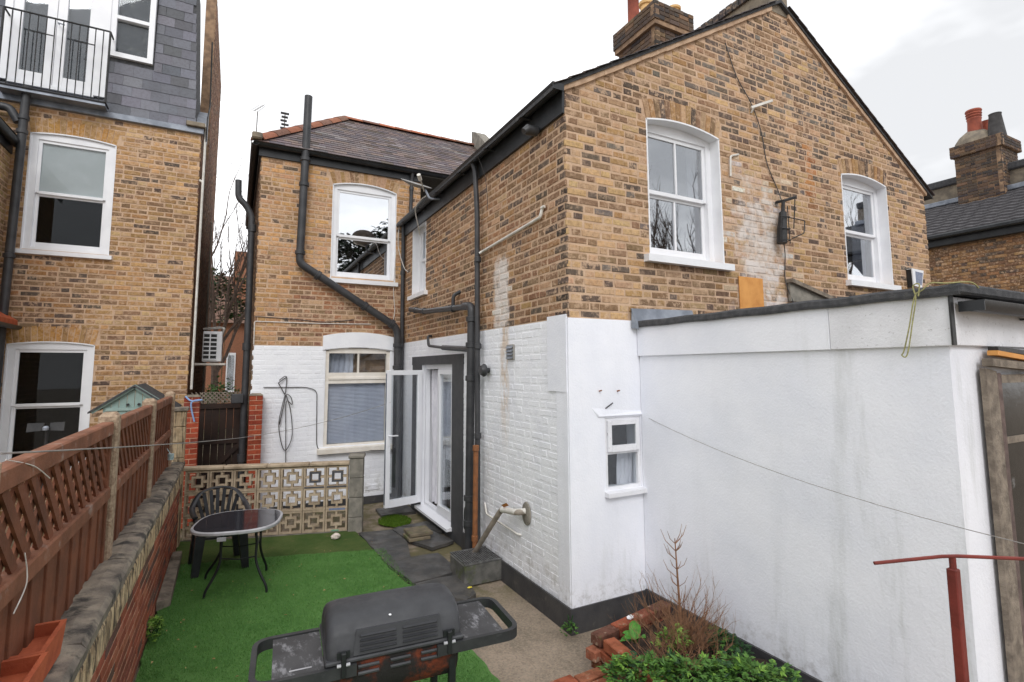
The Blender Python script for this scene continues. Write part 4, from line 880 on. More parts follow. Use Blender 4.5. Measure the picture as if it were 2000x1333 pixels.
# ------------------------------------------------------------------ neighbouring house on the left
NB = thing('neighbour_house', 'tan brick house with slate-hung top floor behind the wooden fence', 'house')
NY = 6.2
def nb_tint(x, z, hd):
    c = pick([(lin(188,150,104), 3), (lin(174,136,94), 3), (OCH, 2), (lin(198,164,122), 2), (BRN, 2.6), (DRK, 1.2)])
    if z < 4.2 and x < -4.9: c = pick([(BRN, 3), (DRK, 2), (lin(170,128,86), 2), (OCH, 1)])
    return vary(c)
N1 = Arched(-5.68, -4.61, 4.15, 5.97, .05); N2 = Arched(-5.735, -4.70, .9, 2.71, .045)
nw = brick_wall('nb', NB, FRONT(0, NY), lambda z: (-7.4, -3.43), 0, 6.42, [N1, N2], nb_tint, 'rear_wall', arch=.22, ci=(0, .012))
at_ = lambda x, z, h: vary(pick([(lin(186,140,82), 3), (OCH, 2), (lin(194,152,100), 2)]), .09)
arch_bricks(nw, FRONT(0, NY), N1, .235, 15, at_, 1.0); arch_bricks(nw, FRONT(0, NY), N2, .235, 15, at_, 1.0)
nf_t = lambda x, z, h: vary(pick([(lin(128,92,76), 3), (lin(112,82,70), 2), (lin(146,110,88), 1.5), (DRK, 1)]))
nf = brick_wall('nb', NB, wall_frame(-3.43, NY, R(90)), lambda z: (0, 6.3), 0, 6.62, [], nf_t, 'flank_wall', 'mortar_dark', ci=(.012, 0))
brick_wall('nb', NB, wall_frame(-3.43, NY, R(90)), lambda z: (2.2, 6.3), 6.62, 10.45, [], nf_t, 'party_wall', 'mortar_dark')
m = MB(); m.hexa([(-3.62,6.24,6.5),(-3.40,6.15,6.5),(-3.40,7.2,6.62),(-3.62,7.2,6.62),(-3.62,6.5,6.82),(-3.40,6.45,6.76),(-3.40,7.3,7.3),(-3.62,7.3,7.3)]); m.build('lead_slope', 'lead', NB)
m = MB(); m.box(-3.66, -3.38, 6.08, 6.3, 6.5, 6.58, .01); m.build('corbel_stone', 'flaunch', NB)
brick_wall('nb', NB, wall_frame(-5.88, 4.2, R(90)), lambda z: (0, 1.99), 0, 5.62, [], lambda x, z, h: vary(pick([(lin(176,150,104), 3), (lin(160,132,92), 2), (BRN, 1)])), 'addition_wall', 'mortar')
m = MB(); half_round(m, (-5.80, 3.8, 5.80), (-5.80, 6.12, 5.74), .07); m.box(-5.885, -5.86, 3.8, 6.18, 5.58, 5.78); m.build('gutter', 'fascia', NB, True)
m = MB(); m.prism([(-5.95,5.8),(-5.8,5.86),(-8.2,7.0),(-8.2,6.9)], 3.8, 6.18, 'y'); m.build('addition_roof', 'slate', NB)
pipe(NB, [(-7.2, 6.06, 6.28), (-5.9, 6.06, 6.25), (-5.79, 6.06, 6.05)], .06, 'soil_pipe', er=.06)
pipe(NB, [(-5.72, 6.03, 6.62), (-5.74, 6.03, 4.5), (-5.76, 6.03, 2.5), (-5.76, 6.03, .2)], .055, 'soil_pipe', collars=[((-5.725, 6.03, 6.12), (0,0,1)), ((-5.73, 6.03, 5.9), (0,0,1)), ((-5.745, 6.03, 4.0), (0,0,1))])
m = MB(); m.prism([(-5.9,3.10),(-5.9,3.26),(-5.62,3.06),(-5.62,2.98)], 5.0, 6.15, 'y'); m.build('porch_roof', 'terracotta', NB)
m = MB(); half_round(m, (-5.60, 5.0, 2.98), (-5.60, 6.1, 2.97), .055); m.build('gutter', 'fascia', NB, True)
sash_window(NB, FRONT(0, NY), N1, (.075, .05, .06), .03, 'glass_dark', 0, .5, None, .095)
MB().box(-5.6, -4.69, NY+.085, NY+.09, 5.06, 5.95).build('roller_blind', plain('pale_roller_blind', lin(226,228,226), lin(212,214,212), 3, .9), NB)
sash_window(NB, FRONT(0, NY), N2, (.075, .05, .06), .03, 'glass_dark', 0, .5, None, .095)
# slate-hung mansard face
m = MB(); m.box(-7.4, -3.40, NY-.06, NY+.02, 6.40, 6.50, .008); m.build('lead_apron', 'lead', NB)
tilt = .045; yy = lambda z: NY-.01+(z-6.5)*tilt
mb = MB(); mb.add([(-7.4,yy(6.45),6.45),(-3.52,yy(6.45),6.45),(-3.66,yy(9.6),9.6),(-7.4,yy(9.6),9.6),(-7.4,7.5,6.45),(-3.52,7.5,6.45),(-3.66,7.5,9.6),(-7.4,7.5,9.6)], [(0,1,2,3),(1,5,6,2),(3,2,6,7),(5,4,7,6)]); mans = mb.build('mansard', 'felt', NB)
sl_me = {}
def slate_mesh(w_, h_):
    k = (round(w_, 2), random.randrange(3))
    if k not in sl_me:
        m = MB(); w_ = k[0]; m.hexa([(-w_/2,-.016,0),(w_/2,-.016,jit(.003)),(w_/2,-.008,0),(-w_/2,-.008,0),(-w_/2,-.007,h_),(w_/2,-.007,h_),(w_/2,0,h_),(-w_/2,0,h_)]); sl_me[k] = m.mesh('slate', 'slate_obj')
    return sl_me[k]
def free_iv(z):
    iv = [(-7.0, -3.52-(z-6.45)*.0445)]
    if z > 6.72: iv = cut(iv, -6.08, -4.83)
    if z > 7.46: iv = cut(iv, -4.90, -4.18)
    return iv
for r_ in range(16):
    z = 6.49+r_*.178
    for (p, q) in free_iv(z+.12):
        k = math.floor((p-.3)/.262)
        while k*.262 < q:
            a = max(k*.262+(.131 if r_ % 2 else 0), p); b = min(k*.262+(.131 if r_ % 2 else 0)+.258, q); k += 1
            if b-a < .05: continue
            o = link('slate', slate_mesh(b-a, .2), mans, color=vary(pick([(lin(112,113,122), 3), (lin(102,104,112), 2), (lin(122,123,132), 2), (lin(96,97,102), 1)]), .07))
            o.matrix_local = Matrix.Translation(((a+b)/2, yy(z)-.004, z+jit(.004))) @ Matrix.Rotation(math.atan(tilt), 4, 'X').inverted()
# French doors with a Juliet balcony
y = NY-.05; m = MB(); m.box(-6.09, -6.0, y, y+.14, 6.73, 9.2); m.box(-4.95, -4.80, y, y+.14, 6.73, 9.2); m.box(-6.0, -4.95, y, y+.14, 6.70, 6.76); fr = m.build('french_door_frame', 'gloss', NB)
for (p, q) in ((-6.0, -5.478), (-5.472, -4.95)):
    m = MB(); m.box(p, p+.12, y+.02, y+.09, 6.76, 9.15, .005); m.box(q-.12, q, y+.02, y+.09, 6.76, 9.15, .005); m.box(p+.12, q-.12, y+.02, y+.09, 6.76, 6.93); m.build('door_leaf', 'gloss', fr); MB().box(p+.115, q-.115, y+.05, y+.056, 6.925, 9.15).build('pane', 'glass', fr)
m = MB(); m.tube([(-5.44, y, 7.78), (-5.44, y-.05, 7.78), (-5.36, y-.05, 7.77)], .01, 6); m.build('handle', 'lead', fr)
MB().box(-6.05, -4.9, NY+.5, NY+.52, 6.6, 9.3).build('room', 'curtain', fr)
by = 5.93; bx0, bx1, bz0, bz1 = -6.03, -4.745, 6.55, 7.745
m = MB(); m.tube(elbow([(bx0, y, bz1), (bx0, by, bz1), (bx1, by, bz1), (bx1, y, bz1)], .03), .014, 6); m.tube(elbow([(bx0, y, bz0), (bx0, by, bz0), (bx1, by, bz0), (bx1, y, bz0)], .03), .014, 6); m.tube([(bx0, by, bz0), (bx0, by, bz1)], .017, 6); m.tube([(bx1, by, bz0), (bx1, by, bz1)], .017, 6)
for p, q in ((-5.70, -5.44), (-5.18, -4.93)): m.tube([(p, by, 7.46), (q, by, 7.46)], .01, 5)
bc = m.build('balcony_rail', 'metal_dark', NB)
for i in range(12): MB().tube([(bx0+.1*(i+1), by, bz0), (bx0+.1*(i+1), by, bz1)], .008, 5).build('bar', 'metal_dark', bc)
m = MB(); m.box(bx0, bx1, by-.01, y, bz0-.06, bz0-.03); m.build('ledge', 'lead', bc)
# side sash of the top floor
y = NY-.03; m = MB(); m.box(-4.80, -4.72, y, y+.12, 7.48, 9.3); m.box(-4.28, -4.20, y, y+.12, 7.48, 9.3); m.box(-4.72, -4.28, y, y+.12, 7.48, 7.56); m.box(-4.72, -4.28, y-.005, y+.12, 8.14, 8.20)
sx_ = m.build('sash_window', 'gloss', NB); MB().box(-4.724, -4.276, y+.06, y+.066, 7.556, 8.144).build('pane', 'glass_dim', sx_); MB().box(-4.724, -4.276, y+.03, y+.036, 8.196, 9.3).build('pane', 'glass_dim', sx_)
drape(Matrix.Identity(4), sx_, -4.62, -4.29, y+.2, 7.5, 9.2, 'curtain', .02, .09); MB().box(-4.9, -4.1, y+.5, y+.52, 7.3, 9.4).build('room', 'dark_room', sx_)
for (x, yv, z0, z1, mt) in ((-3.37, 6.14, 2.0, 5.55, 'white_pipe'), (-3.375, 6.24, 2.0, 6.6, 'white_pipe'), (-3.40, 10.6, .2, 5.95, 'grey_pipe')):
    MB().tube(elbow([(x-.05, yv+.04, z1+.03), (x, yv, z1), (x, yv, z0)], .03), .02, 7).build('conduit', mt, NB, True)
m = MB(); m.tube(bez([(-3.395, 7.0, 8.6), (-3.37, 6.9, 7.4), (-3.36, 6.5, 6.95), (-3.36, 6.25, 6.7), (-3.36, 6.2, 6.3)], 6), .014, 6); m.build('cable', 'metal_dark', NB)
settle_bricks('nb')
MB().box(-7.4, -3.7, 6.5, 12.4, 0, 6.4).build('house_core', 'mortar_dark', NB) if False else None

# air conditioner on its shelf
AC = thing('air_conditioner', 'white air conditioner unit on a wall shelf in the alley', 'air conditioner', (-3.1, 7.2, 2.4))
def cp(par, m, n, mt, sm_=False, kind=None):
    o = m.build(n, mt, None, sm_, kind); o.parent = par; o.matrix_parent_inverse = (Matrix.Translation(par.location) @ Matrix.Rotation(par.rotation_euler.z, 4, 'Z')).inverted(); return o
m = MB(); m.box(-3.28, -2.97, 6.92, 7.7, 2.47, 3.02, .012); cp(AC, m, 'case', 'gloss')
m = MB(); m.box(-3.265, -3.06, 6.912, 6.92, 2.50, 2.99); cp(AC, m, 'vent_recess', 'metal_dark')
m = MB()
for i in range(7): m.box(-3.268, -3.057, 6.902, 6.912, 2.50+i*.078, 2.522+i*.078)
m.box(-3.175, -3.155, 6.90, 6.912, 2.5, 2.99); cp(AC, m, 'grille', 'gloss')
m = MB(); m.box(-3.43, -2.9, 6.85, 7.8, 2.40, 2.44, .004); cp(AC, m, 'shelf', 'creamwhite')
m = MB(); m.tube(elbow([(-2.98, 7.3, 2.98), (-2.95, 7.2, 3.1), (-3.02, 7.3, 3.12), (-3.3, 7.5, 3.1)], .04), .022, 7); cp(AC, m, 'pipe_tail', 'white_pipe', True)

# alley: gate, piers, black vent pipe, what lies beyond
def brick_pier(label, x0, x1, y0, y1, z1):
    t = thing('brick_pier', label, 'pier', ((x0+x1)/2, (y0+y1)/2, 0), group='red brick gate piers'); n = int(z1/.0765)
    cp(t, MB().box(x0+.005, x1-.005, y0+.005, y1-.005, 0, n*.0765), 'core', 'mortar_red')
    for i in range(n):
        z = i*.0765; rows = [(x0, x1)] if i % 2 else [(x0, (x0+x1)/2-.005), ((x0+x1)/2+.005, x1)]
        for a, b in rows:
            o = cp(t, MB().box(a, b, y0+jit(.003), y1-jit(.003), z+.005, z+.0705, .002), 'brick', 'red'); o.color = (*vary(pick([(lin(166,78,54), 3), (lin(150,68,48), 2), (lin(138,70,56), 1)]), .12), 1)
    cp(t, MB().hexa([(x0-.01,y0-.01,n*.0765),(x1+.01,y0-.01,n*.0765),(x1+.01,y1+.01,n*.0765),(x0-.01,y1+.01,n*.0765),(x0+.03,y0+.03,n*.0765+.03),(x1-.03,y0+.03,n*.0765+.03),(x1-.03,y1-.03,n*.0765+.03),(x0+.03,y1-.03,n*.0765+.03)]), 'cap', 'flaunch')
brick_pier('red brick gate pier left of the alley, behind the pale block pillar', -3.40, -3.195, 5.2, 5.42, 1.97)
brick_pier('red brick gate pier against the white wall of the house', -2.52, -2.33, 5.2, 5.42, 1.97)
GT = thing('side_gate', 'dark wooden alley gate with a trellis strip along its top', 'gate', (-2.87, 6.0, 0))
MT['gatewood'] = plain('dark_stained_wood', lin(52,34,26), lin(40,27,22), 6, .7, .3, 40, stain=(lin(70,50,38), 9, .6, .5))
for i in range(8): cp(GT, MB().box(-3.36+i*.105, -3.26+i*.105, 5.98+.004*(i % 2), 6.0+.004*(i % 2), .05, 1.74, .004), 'board', 'gatewood')
for z in (.3, 1.1, 1.68): cp(GT, MB().box(-3.36, -2.53, 5.955, 5.978, z, z+.08), 'rail', 'gatewood')
cp(GT, MB().bar((-3.3, 5.96, .4), (-2.6, 5.96, 1.1), .02, .07), 'brace', 'gatewood')
for k in range(14):
    x = -3.36+k*.062
    for s_ in (-1, 1): cp(GT, MB().bar((x, 5.99+s_*.005, 1.77 if s_ > 0 else 1.95), (x+.17, 5.99+s_*.005, 1.95 if s_ > 0 else 1.77), .008, .018), 'trellis_slat', 'oldwood') if x+.17 < -2.5 else None
t = thing('vent_pipe', 'black vent pipe with offset top on the alley side of the house', 'pipe', (-2.60, 5.62, 0))
cp(t, MB().tube(elbow([(-2.825, 5.62, 5.5), (-2.815, 5.62, 5.2), (-2.69, 5.62, 5.08), (-2.60, 5.62, 4.9), (-2.585, 5.62, 3.), (-2.585, 5.62, .02)], .07), .052, 12), 'pipe', 'black_pipe', True)
for z in (4.7, 2.7, .9): cp(t, MB().tube([(-2.59, 5.62, z-.06), (-2.59, 5.62, z+.06)], .066, 12), 'collar', 'black_pipe', True)
cp(t, MB().box(-2.78, -2.6, 5.5, 5.62, 1.78, 1.93, .01), 'hopper', 'black_pipe')
t = thing('distant_brick_house', 'brown brick house with tiled roof glimpsed beyond the alley', 'house', (-3.2, 20, 0))
fb = plain('far_brick', lin(158,108,82), lin(132,92,72), 22, .9, .3, 30); fr_ = plain('far_roof_tile', lin(128,98,84), lin(104,82,72), 16, .9, .3, 30)
cp(t, MB().box(-7, 1, 20, 26, 0, 4.2), 'wall', fb); cp(t, MB().prism([(19.7, 4.2), (23, 6.6), (26.3, 4.2)], -7.2, 1.2, 'x'), 'roof', fr_)
cp(t, MB().box(-2.95, -2.45, 21, 21.8, 5, 7.4), 'chimney', fb); cp(t, MB().box(-3.05, -2.72, 19.95, 20.02, 1.4, 3.0), 'window', 'gloss'); cp(t, MB().box(-3.0, -2.77, 19.94, 19.95, 1.5, 2.9), 'pane', 'glass')

# ------------------------------------------------------------------ house on the far right
RH = thing('right_house', 'brown brick house with dark tiled roof at the far right', 'house', (13.4, 2, 0))
Mr = wall_frame(13.4, 12, R(-90))
fz = 0
class _E: pass
core = MB(Mr); core.box(0, 16, .011, .3, 2.2, 5.6); rwall = cp(RH, core, 'wall', 'mortar_dark'); bm_ = MB(Mr)
for i in range(int((5.45-3.4)/CH)):
    x = 8.2+(.18 if i % 2 else 0)
    while x < 15.5:
        for l_ in (.2255, .111):
            bm_.col = vary(pick([(lin(150,114,82), 3), (lin(128,98,76), 3), (lin(170,132,94), 1.5), (DRK, 1.5)])); brick_shape(bm_, x, x+l_, 3.4+i*CH+.006, 3.4+i*CH+CH-.007, jit(.002)); x += l_+.0125
o = bm_.build('brick', 'brick', rwall, kind='stuff')
m = MB(); m.box(13.25, 13.39, -6, 12, 5.42, 5.70, .01); m.box(13.12, 13.25, -6, 12, 5.60, 5.72, .03); cp(RH, m, 'gutter', 'fascia')
MT['pantile'] = plain('dark_concrete_tile', lin(92,90,92), lin(74,72,75), 12, .7, .4, 60, stain=(lin(150,150,150), 26, .7, .8))
m = MB(); nr, nc = 12, 150; dx_, dz_ = 1.75/nr, 1.22/nr; V = []; F = []
for r_ in range(nr):      # each course of tiles is a corrugated strip lapping the one below
    b0 = len(m.v); y0 = -3.5
    P_ = []
    for k in range(nc*2+1):
        y = y0+k*(12.5/(nc*2)); wv = .009*math.sin(2*math.pi*y/.3)
        x0_, z0_ = 13.2+r_*dx_, 5.72+r_*dz_; x1_, z1_ = x0_+dx_*1.1, z0_+dz_*1.1
        P_ += [(x0_-.01, y, z0_+.05+wv), (x1_, y, z1_+wv), (x0_-.004, y, z0_-.0+wv)]
    m.add(P_, [(3*k, 3*k+1, 3*k+4, 3*k+3) for k in range(nc*2)] + [(3*k, 3*k+3, 3*k+5, 3*k+2) for k in range(nc*2)])
cp(RH, m, 'roof_tile', 'pantile', True, 'stuff')
cp(RH, MB().add([(13.2,-6,5.69),(13.2,12,5.69),(14.97,12,6.93),(14.97,-6,6.93),(17,12,5.6),(17,-6,5.6)], [(0,1,2,3),(3,2,4,5)]), 'roof', 'felt')
cp(RH, MB().box(14.75, 15.05, -5, 12, 6.85, 6.99, .02), 'lead_flashing', 'lead')
cp(RH, MB().box(14.98, 15.3, -5, 12, 6.8, 7.42), 'parapet', 'flaunch'); cp(RH, MB().box(14.9, 15.38, -5, 12, 7.42, 7.62, .03), 'parapet_coping', 'mortar_dark' if False else 'felt')
st = cp(RH, MB().box(14.62, 15.6, 1.55, 2.50, 6.7, 8.35), 'chimney', 'mortar_dark')
stack_faces('rh', st, 14.6, 15.62, 1.53, 2.52, [(6.75, 8.03, 0), (8.03, 8.35, .07)], cm_t, 6.7)
MB().box(14.55, 15.68, 1.48, 2.57, 8.03, 8.34).build('stack_head', 'mortar_dark', st)
MB().lathe([(.46, 0), (.44, .12), (.34, .28), (.2, .4), (.0, .42)], (14.98, 2.16, 8.34), 18).build('flaunching', 'flaunch', st, True)
MB().lathe([(.17, 0), (.15, .35), (.165, .4), (.15, .43), (.175, .47), (.155, .5), (.18, .54), (.16, .57), (.185, .62), (.17, .66), (.0, .64)], (14.9, 2.12, 8.66), 18).build('chimney_pot', 'pot_red', st, True)
MB().lathe([(.13, 0), (.1, .5), (.12, .55), (.0, .53)], (15.3, 2.0, 8.5), 14).build('chimney_pot', 'pot_red', st, True)
MB().lathe([(.2, 0), (.13, .62), (.14, .66), (.0, .64)], (14.85, 1.66, 8.34), 16).build('chimney_pot', 'pot_dark', st, True)
# ------------------------------------------------------------------ garden floor
def sheet(name, poly, z, mat, kind='structure', parent=None, th=.03):
    m = MB(); m.prism(poly, z-th, z, 'z'); o = m.build(name, mat, parent)
    if kind: o['kind'] = kind
    return o
def rough_edge(pts, step=.12, amp=.012):
    out = []
    for i in range(len(pts)):
        a, b = Vector((*pts[i], 0)), Vector((*pts[(i+1) % len(pts)], 0)); n = max(1, int((b-a).length/step))
        for k in range(n):
            p = a.lerp(b, k/n); out.append((p.x+jit(amp), p.y+jit(amp)))
    return out
sheet('lawn', rough_edge([(-3.31,-4.5),(-.93,-4.5),(-.92,-.36),(-.97,1.40),(-1.06,2.1),(-1.075,2.88),(-1.9,3.16),(-2.53,3.32),(-3.31,3.50)], .06, .014), .018, 'turf')
sheet('old_lawn', rough_edge([(-3.31,3.3),(-2.53,3.2),(-1.9,3.05),(-1.06,2.75),(-1.08,3.2),(-1.14,3.86),(-2.2,4.12),(-3.31,4.5)]), .011, 'turf_old')
# short blades so that the pile reads at its edges and close to the lens
m = MB(); rnd = random.Random(3); V = []; F = []; Cc = []
for i in range(80000):
    y = -1.5+5.2*rnd.random()**1.25; x = rnd.uniform(-3.30, -.95)
    if y > 3.3+(-(x+2.5))*.28: continue
    h = rnd.uniform(.01, .026); a = rnd.uniform(0, 6.28); w_ = .0032; b = len(V); lx, ly = rnd.uniform(-.014, .014), rnd.uniform(-.016, .008)
    V += [(x-w_*math.cos(a), y-w_*math.sin(a), .017), (x+w_*math.cos(a), y+w_*math.sin(a), .017), (x+lx, y+ly, .017+h)]; F.append((b, b+1, b+2))
m.add(V, F); MT['blade'] = plain('grass_blade', lin(84,132,64), lin(116,158,88), 90, .7, spec=.2)
tag(m.build('grass_pile', 'blade'), 'short artificial grass pile covering the lawn', 'grass', kind='stuff')
# wet flagstones along the house, each its own slab
pv = bpy.data.objects.new('paving', None); COL.objects.link(pv); pv['kind'] = 'structure'
for poly, z in (([(-1.10,3.70),(-.66,3.62),(-.60,3.05),(-.74,2.42),(-1.05,2.32)], .02), ([(-1.05,2.30),(-.74,2.40),(-.40,2.38),(-.37,1.72),(-.62,1.66),(-.95,1.62)], .026), ([(-.94,1.60),(-.62,1.64),(-.38,1.60),(-.46,1.06),(-.62,.98),(-.92,1.32)], .022),
                ([(-.64,3.60),(-.52,3.70),(-.16,3.35),(-.05,2.72),(-.40,2.60),(-.56,2.98)], .024), ([(-.48,3.72),(-.06,3.78),(-.03,3.2),(-.14,3.38)], .02), ([(-.58,4.9),(-.05,4.9),(-.05,4.42),(-.60,4.45)], .012)):
    o = sheet('paving_slab', rough_edge(poly, .1, .009), z, 'flag', None, pv, .04)
for (a, b, c, d, z) in ((-.60,-.30,2.93,3.24,.065), (-.58,-.26,2.95,3.28,.115)):
    m = MB(Matrix.Translation((0, 0, 0))); m.box(a, b, c, d, z-.045, z, .008); o = m.build('step_slab', plain('mossy_slab', lin(128,116,96), lin(98,90,76), 8, .9, .5, 50, stain=(lin(88,98,50), 7, .5, .7)), pv)
# moss tuft
t = MB(); rr_ = random.Random(5); V = []; F = []
for i in range(900):
    a, r_ = rr_.uniform(0, 6.28), math.sqrt(rr_.random()); x, y = -.48+.24*r_*math.cos(a), 4.08+.33*r_*math.sin(a); h = .03*(1-r_*.7)+rr_.uniform(0, .015); b = len(V); w_ = .007
    V += [(x-w_, y, .0), (x+w_, y+rr_.uniform(-w_, w_), .0), (x+rr_.uniform(-.01, .01), y+rr_.uniform(-.01, .01), h+.012)]; F.append((b, b+1, b+2))
t.add(V, F); t.lathe([(.0, .016), (.2, .012), (.25, .0)][::-1], (-.48, 4.08, 0), 20); tag(t.build('moss_patch', 'moss'), 'bright green moss patch on the ground by the open door', 'moss', kind='stuff')
# white stone and scattered bits
def pebble(r_, seed, sx=1, sy=1, sz=.7):
    q = random.Random(seed); m = MB(); K, N = 6, 9; V = []; F = []
    for i in range(K+1):
        th = math.pi*i/K
        for k in range(N):
            ph = 2*math.pi*k/N; f = r_*(1+q.uniform(-.16, .16)) if 0 < i < K else r_; V.append((f*sx*math.sin(th)*math.cos(ph), f*sy*math.sin(th)*math.sin(ph), f*sz*math.cos(th)))
    for i in range(K): F += [(i*N+k, i*N+(k+1) % N, (i+1)*N+(k+1) % N, (i+1)*N+k) for k in range(N)]
    return m.add(V, F)
o = pebble(.062, 4).build('stone', plain('white_stone', lin(226,214,204), lin(206,190,180), 14, .8, .3)); o.location = (-1.43, 3.60, .05); tag(o, 'small white stone on the lawn in front of the screen wall', 'stone')
lm = plain('fallen_leaf', lin(186,160,112), lin(150,118,78), 30, .8); q = random.Random(11); fl = MB()
for i in range(70):
    x, y = q.uniform(-3.25, -1.0), q.uniform(-.9, 3.3); s_ = q.uniform(.006, .018); a = q.uniform(0, 6.28); c_, n_ = math.cos(a)*s_, math.sin(a)*s_
    fl.add([(x-c_, y-n_, .036), (x+n_*.5, y-c_*.5, .042), (x+c_, y+n_, .038), (x-n_*.5, y+c_*.5, .046)], [(0,1,2,3)])
tag(fl.build('leaf_litter', lm), 'tiny dry leaf bits scattered over the artificial grass', 'leaves', kind='stuff')

# ------------------------------------------------------------------ left boundary: low wall, fence panels, pillar
BW = thing('boundary_wall', 'low boundary wall of red brick and split-face blocks with dark coping, along the lawn', 'wall', (-3.4, 1.5, 0))
Mb = wall_frame(-3.325, -2.2, R(90))     # faces +X: local x = +Y
LBW = 6.62
bc = cp(BW, MB(Mb).box(0, LBW, .004, .17, -.02, 1.02), 'core', 'mortar_red')
for i in range(10):
    x = (.11 if i % 2 else 0)
    while x < LBW-.1:
        l_ = min(.222, LBW-x)
        o = cp(BW, MB(Mb).box(x+.006, x+l_-.004, jit(.0015)+.0005, .05, .012+i*.0765, .012+i*.0765+.061, .002), 'brick', 'red'); o.color = (*vary(pick([(lin(162,92,72), 3), (lin(142,84,70), 2), (lin(174,110,88), 1.4), (lin(112,84,76), 1)]), .12), 1); x += .2275
MT['block'] = plain('split_face_block', lin(214,192,158), lin(184,158,126), 10, .95, .8, 45, streak=(lin(70,62,55), 34, .43, .92))
for i in range(15):
    x0, x1 = i*.445, min(i*.445+.437, LBW)
    if x1-x0 < .1: continue
    m = MB(Mb); nx, nz = 22, 5; V = []; F = []
    for j in range(nz+1):
        for k in range(nx+1):
            e = 0 if j in (0, nz) or k in (0, nx) else 1
            V.append((x0+(x1-x0)*k/nx, -.004-e*(.006+.017*abs(math.sin(k*2.1+i*1.7))*random.uniform(.4, 1)), .79+.228*j/nz))
    b = len(V); V += [(x0, .05, .79), (x1, .05, .79), (x1, .05, 1.018), (x0, .05, 1.018)]
    for j in range(nz): F += [(j*(nx+1)+k, j*(nx+1)+k+1, (j+1)*(nx+1)+k+1, (j+1)*(nx+1)+k) for k in range(nx)]
    F += [(0, nx, b+1, b), (nx*1, (nz+1)*(nx+1)-1, b+2, b+1), (nz*(nx+1), b+3, b+2, (nz+1)*(nx+1)-1), (0, b, b+3, nz*(nx+1))]
    m.add(V, F); cp(BW, m, 'block', 'block')
MT['coping'] = plain('lichened_dark_coping', lin(156,145,130), lin(112,104,96), 8, .9, .8, 36, stain=(lin(56,54,53), 6, .47, .9), streak=None)
for i in range(11):
    x0, x1 = i*.605, min(i*.605+.598, LBW); m = MB(Mb); K = 6
    V = []; F = []; prof = [(-.03, 1.022), (-.034, 1.075), (-.015, 1.10), (.06, 1.112), (.15, 1.105), (.19, 1.08), (.19, 1.022)]; n = len(prof)
    for k in range(K+1):
        x = x0+(x1-x0)*k/K; V += [(x, p+jit(.004), z+(jit(.006) if 1 < a_ < 5 else 0)) for a_, (p, z) in enumerate(prof)]
    for k in range(K): F += [(k*n+j, k*n+(j+1) % n, (k+1)*n+(j+1) % n, (k+1)*n+j) for j in range(n)]
    F += [tuple(range(n)), tuple(K*n+j for j in range(n-1, -1, -1))]; m.add(V, F); cp(BW, m, 'coping_stone', 'coping')
PL = thing('block_pillar', 'pale block pillar with flat cap at the far end of the boundary wall', 'pillar', (-3.38, 4.35, 0))
for i in range(4): cp(PL, MB().box(-3.46, -3.30, 4.26, 4.42, .95+i*.205+.0, .95+i*.205+.2, .008), 'pillar_block', 'block')
cp(PL, MB().box(-3.46, -3.30, 4.26, 4.42, 0, .947), 'pillar_foot', 'block'); cp(PL, MB().box(-3.485, -3.275, 4.235, 4.445, 1.77, 1.82, .008), 'cap', 'coping')

MT['fence'] = plain('brown_stained_fence', lin(128,78,54), lin(98,60,42), 4, .75, .35, 60, stain=(lin(92,58,44), 7, .55, .6), streak=(lin(160,104,78), 18, .6, .5))
MT['fence_rail'] = plain('weathered_fence_rail', lin(140,92,68), lin(112,72,52), 6, .8, .4, 60, stain=(lin(170,158,150), 8, .56, .6))
MT['post'] = plain('aggregate_concrete_post', lin(186,164,140), lin(146,124,104), 34, .95, .9, 70, stain=(lin(122,84,62), 26, .56, .7))
fx = -3.47
yposts = [-1.80, .27, 2.12, 3.97]
for i, y in enumerate(yposts):
    t = thing('fence_post', ['concrete fence post at the left edge of the photo', 'concrete fence post nearest the camera, right of the tallest trellis', 'middle concrete fence post in front of the green shed', 'farthest concrete fence post beside the pale pillar'][i], 'post', (fx, y, 0), group='concrete fence posts')
    cp(t, MB().box(fx-.055, fx+.055, y-.055, y+.055, 0, 2.03, .012), 'post', 'post')
    cp(t, MB().hexa([(fx-.045,y-.045,2.03),(fx+.045,y-.045,2.03),(fx+.045,y+.045,2.03),(fx-.045,y+.045,2.03),(fx-.03,y-.03,2.045),(fx+.03,y-.03,2.045),(fx+.03,y+.03,2.045),(fx-.03,y+.03,2.045)]), 'cap', 'post')
